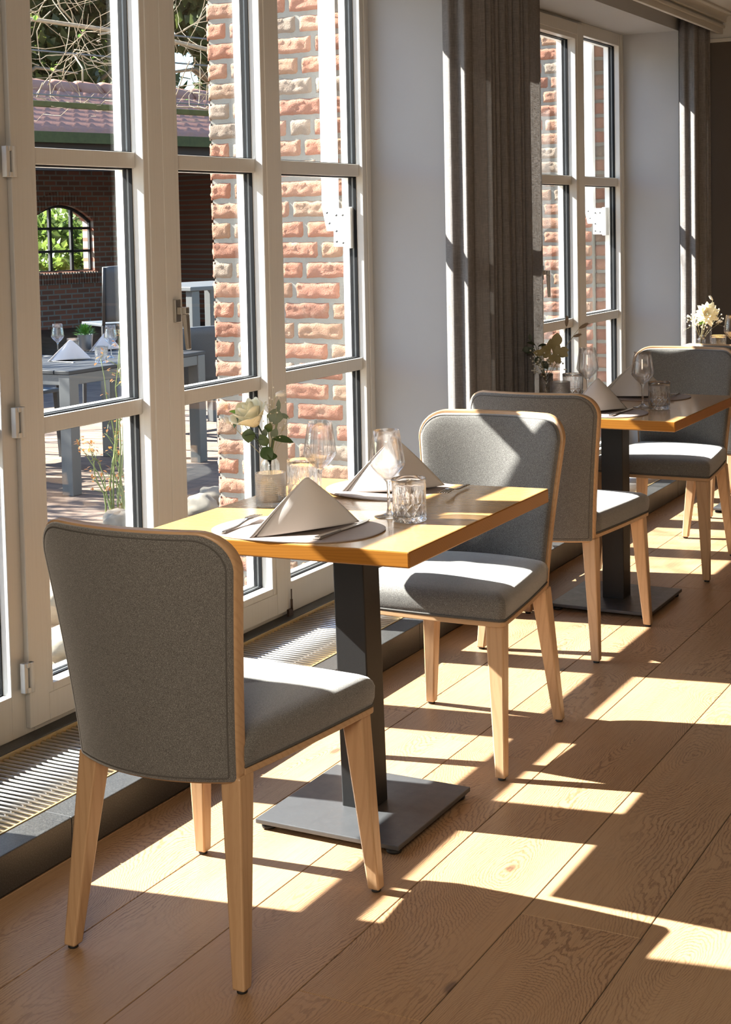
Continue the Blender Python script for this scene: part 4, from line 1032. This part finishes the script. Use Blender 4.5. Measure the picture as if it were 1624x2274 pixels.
# ---- barn
U = Vector((.259, .966, 0)); NI = Vector((-.966, .259, 0))
E0 = atd(190, 296, 17.5); Bz = GZ
def bl(u, n, z): q = Vector((E0.x, E0.y, 0))+U*u+NI*n; return Vector((q.x, q.y, z))
barn = thing('barn', 'open brick barn with a pantile roof across the terrace', 'building', (0, 0, 0))
ze = E0.z; U0, U1 = -9, 9
def plane_hit(px, py, n):        # u, z where the view ray meets the vertical barn plane at inward distance n
    d = ray(px, py); q = CAM-Vector((E0.x, E0.y, 0))-NI*n; t_ = -(q.x*NI.x+q.y*NI.y)/(d.x*NI.x+d.y*NI.y); p_ = CAM+d*t_
    return (p_-Vector((E0.x, E0.y, 0))).dot(U), p_.z
NR = 2.6; _, zr = plane_hit(190, 208, NR)
rows = []; nr = 9
prof = []
for i in range(nr):
    for w in (0, .97): prof.append(((i+w)/nr, -.0 if w == 0 else -.03))
for tpar, dz in prof[::-1]:
    row = []
    for j in range(int((U1-U0)/.21)*8+1):
        u = U0+j*.21/8; a = (j % 8)/8; hgt = .030*(sin(pi*a/.62) if a < .62 else -.45*sin(pi*(a-.62)/.38)); off = (-.02 if dz < 0 else 0.0)
        row.append(bl(u, NR*tpar, ze+(zr-ze)*tpar+hgt-dz*-1+.03+off*0))
    rows.append(row)
rows.append([Vector((v.x, v.y, ze-.06)) for v in rows[-1]])
mb = MB(); mb.grid(rows); mb.build('roof', 'roof_tile', barn)
mb = MB()
for j in range(int((U1-U0)/.4)): mb.tube([bl(U0+.4*j, NR, zr+.03), bl(U0+.4*j+.02, NR, zr+.045), bl(U0+.4*j+.40, NR, zr+.03)], [.12, .125, .105], 10)
mb.build('ridge_cap', 'roof_tile', barn)
mb = MB(); mb.hexa([bl(U0, NR, zr-.02), bl(U1, NR, zr-.02), bl(U1, NR*2, ze), bl(U0, NR*2, ze)], [bl(U0, NR, zr), bl(U1, NR, zr), bl(U1, NR*2, ze+.02), bl(U0, NR*2, ze+.02)])
mb.hexa([bl(U0, .1, ze-.10), bl(U1, .1, ze-.10), bl(U1, NR, zr-.14), bl(U0, NR, zr-.14)], [bl(U0, .1, ze-.06), bl(U1, .1, ze-.06), bl(U1, NR, zr-.1), bl(U0, NR, zr-.1)])
mb.build('roof_underside', 'timber', barn)
def bbox(mb, u0, u1, n0, n1, z0, z1, mi=0): mb.hexa([bl(u0, n0, z0), bl(u1, n0, z0), bl(u1, n1, z0), bl(u0, n1, z0)], [bl(u0, n0, z1), bl(u1, n0, z1), bl(u1, n1, z1), bl(u0, n1, z1)], mi)
mb = MB(); bbox(mb, U0, U1, -.10, .02, ze-.12, ze+.0); mb.build('gutter', 'moss_wood', barn)
mb = MB(); bbox(mb, U0, U1, .05, .25, ze-.42, ze-.12)
mb.build('eave_beam', 'timber', barn)
for u in (-6.2, 2.9, 7.5):
    mb = MB(); bbox(mb, u-.11, u+.11, .04, .26, Bz, ze-.42); mb.build('post', 'timber', barn)
# rear wall with the arched window, bricks laid along U: build in a local frame so the brick texture follows it
NW = NR*2-.3
uw0, zs = plane_hit(84, 606, NW); uw1, zt1 = plane_hit(207, 490, NW); um, zt0 = plane_hit(115, 458, NW); uw0, _ = plane_hit(70, 600, NW)
wl = bpy.data.objects.new('rear_wall', None)
mbw = MB(); zb_, ztop = Bz-.1, ze+.1
def lb(u0, u1, z0, z1): mbw.box(u0, u1, 0, .28, z0, z1)
lb(U0, uw0, zb_, ztop); lb(uw1, U1, zb_, ztop); lb(uw0, uw1, zb_, zs)
uc = (uw0+uw1)/2; na = 16
for k in range(na):
    a0, a1_ = uw0+(uw1-uw0)*k/na, uw0+(uw1-uw0)*(k+1)/na
    ar = lambda u: zt1+(zt0-zt1+.02)*(1-((u-uc)/((uw1-uw0)/2))**2)
    mbw.hexa([(a0, 0, ar(a0)), (a1_, 0, ar(a1_)), (a1_, .28, ar(a1_)), (a0, .28, ar(a0))], [(a0, 0, ztop), (a1_, 0, ztop), (a1_, .28, ztop), (a0, .28, ztop)])
ow = mbw.build('rear_wall', 'barn_brick', barn); base_ = bl(0, NW, 0)
rz_b = math.atan2(U.y, U.x); ow.location = base_; ow.rotation_euler = (0, 0, rz_b)
mbs = MB()
for sgn, uu in ((0, U0), (1, 5.2)): mbs.box(uu, uu+.25, -NW+.3, 0, zb_, ztop)
os_ = mbs.build('side_wall', 'barn_brick', barn); os_.location = base_; os_.rotation_euler = (0, 0, rz_b)
mbs = MB()
for k in range(26): a0 = uw0-.06+(uw1-uw0+.12)*k/26; mbs.box(a0+.006, a0+(uw1-uw0+.12)/26-.006, -.05, 0, zs-.19, zs-.01)
o = mbs.build('window_sill', 'barn_brick', barn, bevel=.006); o.location = base_; o.rotation_euler = (0, 0, rz_b)
mbs = MB(); nb = 24
for k in range(nb):
    a0 = uw0-.08+(uw1-uw0+.16)*k/nb; a1_ = a0+(uw1-uw0+.16)/nb; am = (a0+a1_)/2; zc = zt1+(zt0-zt1+.02)*(1-((am-uc)/((uw1-uw0)/2))**2)
    mbs.hexa([(a0+.006, -.03, zc+.01), (a1_-.006, -.03, zc+.01), (a1_-.006, .0, zc+.01), (a0+.006, .0, zc+.01)], [(a0+.003, -.03, zc+.20), (a1_-.003, -.03, zc+.20), (a1_-.003, 0, zc+.20), (a0+.003, 0, zc+.20)])
o = mbs.build('window_arch', 'barn_brick', barn); o.location = base_; o.rotation_euler = (0, 0, rz_b)
mbs = MB(); W_ = uw1-uw0
for a in (0, .0, .36, .70, 1.0): mbs.box(uw0+W_*a-.022, uw0+W_*a+.022, .08, .13, zs, ar(min(max(uw0+W_*a, uw0+.001), uw1-.001)))
for b_ in (0, .31, .66): mbs.box(uw0, uw1, .08, .13, zs+(zt0-zs)*b_-.02, zs+(zt0-zs)*b_+.02)
mbs.tube([(uw0+W_*k/12, .105, ar(uw0+W_*k/12)-.02) for k in range(13)], .028, 6)
o = mbs.build('window_bars', 'iron', barn); o.location = base_; o.rotation_euler = (0, 0, rz_b)
mb = MB(); bbox(mb, U0, U1, -.5, NW, GZ-.2, GZ+.03); mb.build('floor_slab', 'granite', barn)
# ---- greenery
def leafcloud(mb, c, rad, n, size, rg, flat=.8):
    for k in range(n):
        d = Vector((rg.gauss(0, 1), rg.gauss(0, 1), rg.gauss(0, 1))).normalized(); q = rg.uniform(.35, 1)**.5
        p = Vector(c)+Vector((d.x*rad[0], d.y*rad[1], d.z*rad[2]))*q
        dd_ = (d+Vector((rg.gauss(0, .6), rg.gauss(0, .6), rg.gauss(0, .6)))).normalized(); s1 = dd_.orthogonal().normalized(); s1 = (s1*cos(k)+dd_.cross(s1)*sin(k)); L = size*rg.uniform(.6, 1.4)
        mb.add([p-s1*L*.28, p+dd_*L*.5, p+s1*L*.28, p-dd_*L*.5], [(0, 1, 2, 3)], False)
def tree(label, p, h, r, n, mat, size, seed, group='trees beyond the barn'):
    t = thing('tree', label, 'tree', p, group=group); rg = random.Random(seed); mb = MB(); mb.tube([(0, 0, -.2), (.1, 0, h*.5), (0, 0, h*.9)], [.22, .15, .04], 8)
    for k in range(14):
        a = rg.uniform(0, 6.28); z = h*rg.uniform(.3, .85); mb.tube([(0, 0, z), (cos(a)*r*.5, sin(a)*r*.5, z+h*.06), (cos(a)*r*.9, sin(a)*r*.9, z+h*.05)], [.07, .04, .015], 5)
    mb.build('trunk', 'bark', t); mb = MB(); mb.fixn = False
    for k in range(16):
        a = rg.uniform(0, 6.28); q = rg.uniform(0, .65); leafcloud(mb, (cos(a)*r*q, sin(a)*r*q, h*rg.uniform(.3, .95)), (r*.5, r*.5, h*.13), n//16, size, rg)
    mb.build('crown', mat, t); return t
def ub(u, n): q = bl(u, n, GZ); return (q.x, q.y, GZ)
tree('dark evergreen tree rising left behind the barn ridge', ub(5.2, 10), 12, 1.9, 15000, 'evergreen', .30, 1)
tree('dark evergreen tree in the middle behind the barn ridge', ub(9.6, 13.2), 12.5, 2.0, 15000, 'evergreen', .30, 2)
tree('dark evergreen tree behind the barn ridge, seen beside the brick pier', ub(10.9, 9.3), 12, 2.0, 12000, 'evergreen', .30, 3)
tree('tall dark evergreen tree filling the gap further back beyond the barn', ub(15.5, 19.4), 14, 2.6, 12000, 'evergreen', .34, 4)
tree('tall dark evergreen tree far back behind the middle tree', ub(19.5, 18.5), 14, 2.6, 9000, 'evergreen', .36, 6)
def shrub(label, p, r, n, seed):
    t = thing('shrub', label, 'shrub', p, group='green shrubs behind the barn'); rg = random.Random(seed); mb = MB()
    for k in range(8): mb.tube([(0, 0, -.1), (rg.uniform(-.3, .3)*r, rg.uniform(-.3, .3)*r, r*.8)], [.03, .012], 5)
    mb.build('stems', 'bark', t); mb = MB()
    for k in range(7): a = rg.uniform(0, 6.28); leafcloud(mb, (cos(a)*r*.4, sin(a)*r*.4, r*rg.uniform(.35, 1.2)), (r*.6, r*.6, r*.5), n//7, .17, rg)
    mb.build('foliage', 'shrub_green', t)
us = (uw0+uw1)/2
shrub('sunlit green shrub at the right of the barn window', ub(us+3.3, NW+3.0), .8, 2600, 1)
shrub('sunlit green shrub at the left of the barn window', ub(us+1.0, NW+2.2), .85, 2600, 2)
shrub('green shrub filling the middle of the barn window', ub(us+3.7, NW+5.2), 1.25, 3600, 3)
shrub('green shrub close behind the right jamb of the barn window', ub(us+2.2, NW+1.7), .7, 2200, 7)
def bare_tree(label, p, h, seed):
    t = thing('bare_tree', label, 'tree', p); rg = random.Random(seed); mb = MB(); br = MB()
    mb.tube([(0, 0, -.2), (.08, .05, h*.25), (0, .1, h*.45)], [.20, .15, .12], 10)
    def grow(a, d, L, r, lv):
        pts = [a]; dd_ = d
        for i in range(5): dd_ = (dd_+Vector((rg.gauss(0, .16), rg.gauss(0, .16), rg.gauss(.04, .12)))).normalized(); pts.append(pts[-1]+dd_*L/5)
        br.tube(pts, [r*(1-.55*i/5) for i in range(6)], 5)
        if lv:
            for i in range(2, 6):
                for k in range(2 if lv > 1 else 3):
                    grow(pts[i], (dd_+Vector((rg.gauss(0, .7), rg.gauss(0, .7), rg.gauss(.1, .5)))).normalized(), L*rg.uniform(.5, .75), r*.45, lv-1)
    for k in range(7): a = k*.9+rg.uniform(-.2, .2); grow(Vector((0, .1*.8, h*(.30+.02*k))), Vector((cos(a), sin(a), .75)).normalized(), h*.42, .07, 2)
    mb.build('trunk', 'bark', t); br.build('branches', 'bark', t)
bare_tree('bare branched tree on the terrace left of the doors, shading the paving', (-9.8, 6.2, GZ), 4.0, 4)
# ---- pergola with bare climbing vine
pg = thing('pergola', 'weathered mossy pergola beam and wires crossing in front of the barn roof', 'pergola', (0, 0, 0))
hp = 9.2
PL, PR = atd(-60, 242, hp), atd(560, 252, hp+1.5)
axis_ = (PR-PL); axis_.z = 0; axis_.normalize(); PL = PL-axis_*2.5; PR = PR+axis_*3.0
def beam(a, bq, w, h): n_ = (bq-a).cross(UP).normalized()*w/2; return [a-n_, bq-n_, bq+n_, a+n_], [p+UP*h for p in (a-n_, bq-n_, bq+n_, a+n_)]
zb2 = .5*(PL.z+PR.z)
PL.z = PR.z = zb2
mb = MB(); mb.hexa(*beam(PL, PR, .05, .035)); mb.build('beam', 'moss_wood', pg, bevel=.004)
mb = MB()
for dz in (.075, .34, .52): mb.tube([PL+UP*dz, PR+UP*dz], .006, 6)
mb.build('wire', 'patio_alu', pg)
for p in (PL, PR): mb = MB(); mb.taper((p.x, p.y, GZ), .11, (p.x, p.y, zb2+.9), .10); mb.build('post', 'moss_wood', pg)
vn = thing('climbing_vine', 'tangle of bare vine branches with small yellow buds above the barn roof', 'climbing plant', (0, 0, 0)); rg = random.Random(33); st = MB(); lf = MB()
for k in range(620):
    s0 = rg.uniform(.0, 1.0); p = PL.lerp(PR, s0)+UP*rg.uniform(-.0, 2.0)+axis_.cross(UP)*rg.uniform(-.5, .5); d = Vector((rg.gauss(0, 1), rg.gauss(0, 1), rg.gauss(-.1, .8))).normalized(); pts = [p]; L = rg.uniform(.5, 1.5); ns = 10
    for i in range(ns):
        d = (d+Vector((rg.gauss(0, .28), rg.gauss(0, .28), rg.gauss(-.05, .25)))).normalized(); q = pts[-1]+d*L/ns
        if q.z < zb2+.02: d.z = abs(d.z)*.4; q = pts[-1]+d*L/ns
        pts.append(q)
    r0 = rg.choice([.0022, .003, .004, .0065]); st.tube(pts, [r0*(1-.7*i/ns) for i in range(ns+1)], 5)
    if rg.random() < .10:
        for i in (4, 7, 10): lf.leaf(pts[i], (rg.uniform(-1, 1), rg.uniform(-1, 1), rg.uniform(-1, 1)), UP, .04, .03, .2, 3)
for k in range(16):
    s0 = rg.uniform(.1, .9); p = PL.lerp(PR, s0)+UP*.1; pts = [p]; d = Vector((rg.gauss(0, .5), rg.gauss(0, .5), -1)).normalized()
    for i in range(8): d = (d+Vector((rg.gauss(0, .35), rg.gauss(0, .35), rg.gauss(0, .2)))).normalized(); pts.append(pts[-1]+d*.06)
    st.tube(pts, .002, 4)
mb = MB(); mb.tube([(PR.x, PR.y, GZ-.05), (PR.x+.05, PR.y-.05, 1.2), (PR.x, PR.y, zb2+.1), PL.lerp(PR, .5)+UP*.5, PL+UP*.6], [.03, .025, .02, .014, .008], 8); mb.build('main_stem', 'bark', vn)
st.build('branches', 'bark', vn); lf.build('buds', 'bright_leaf', vn)
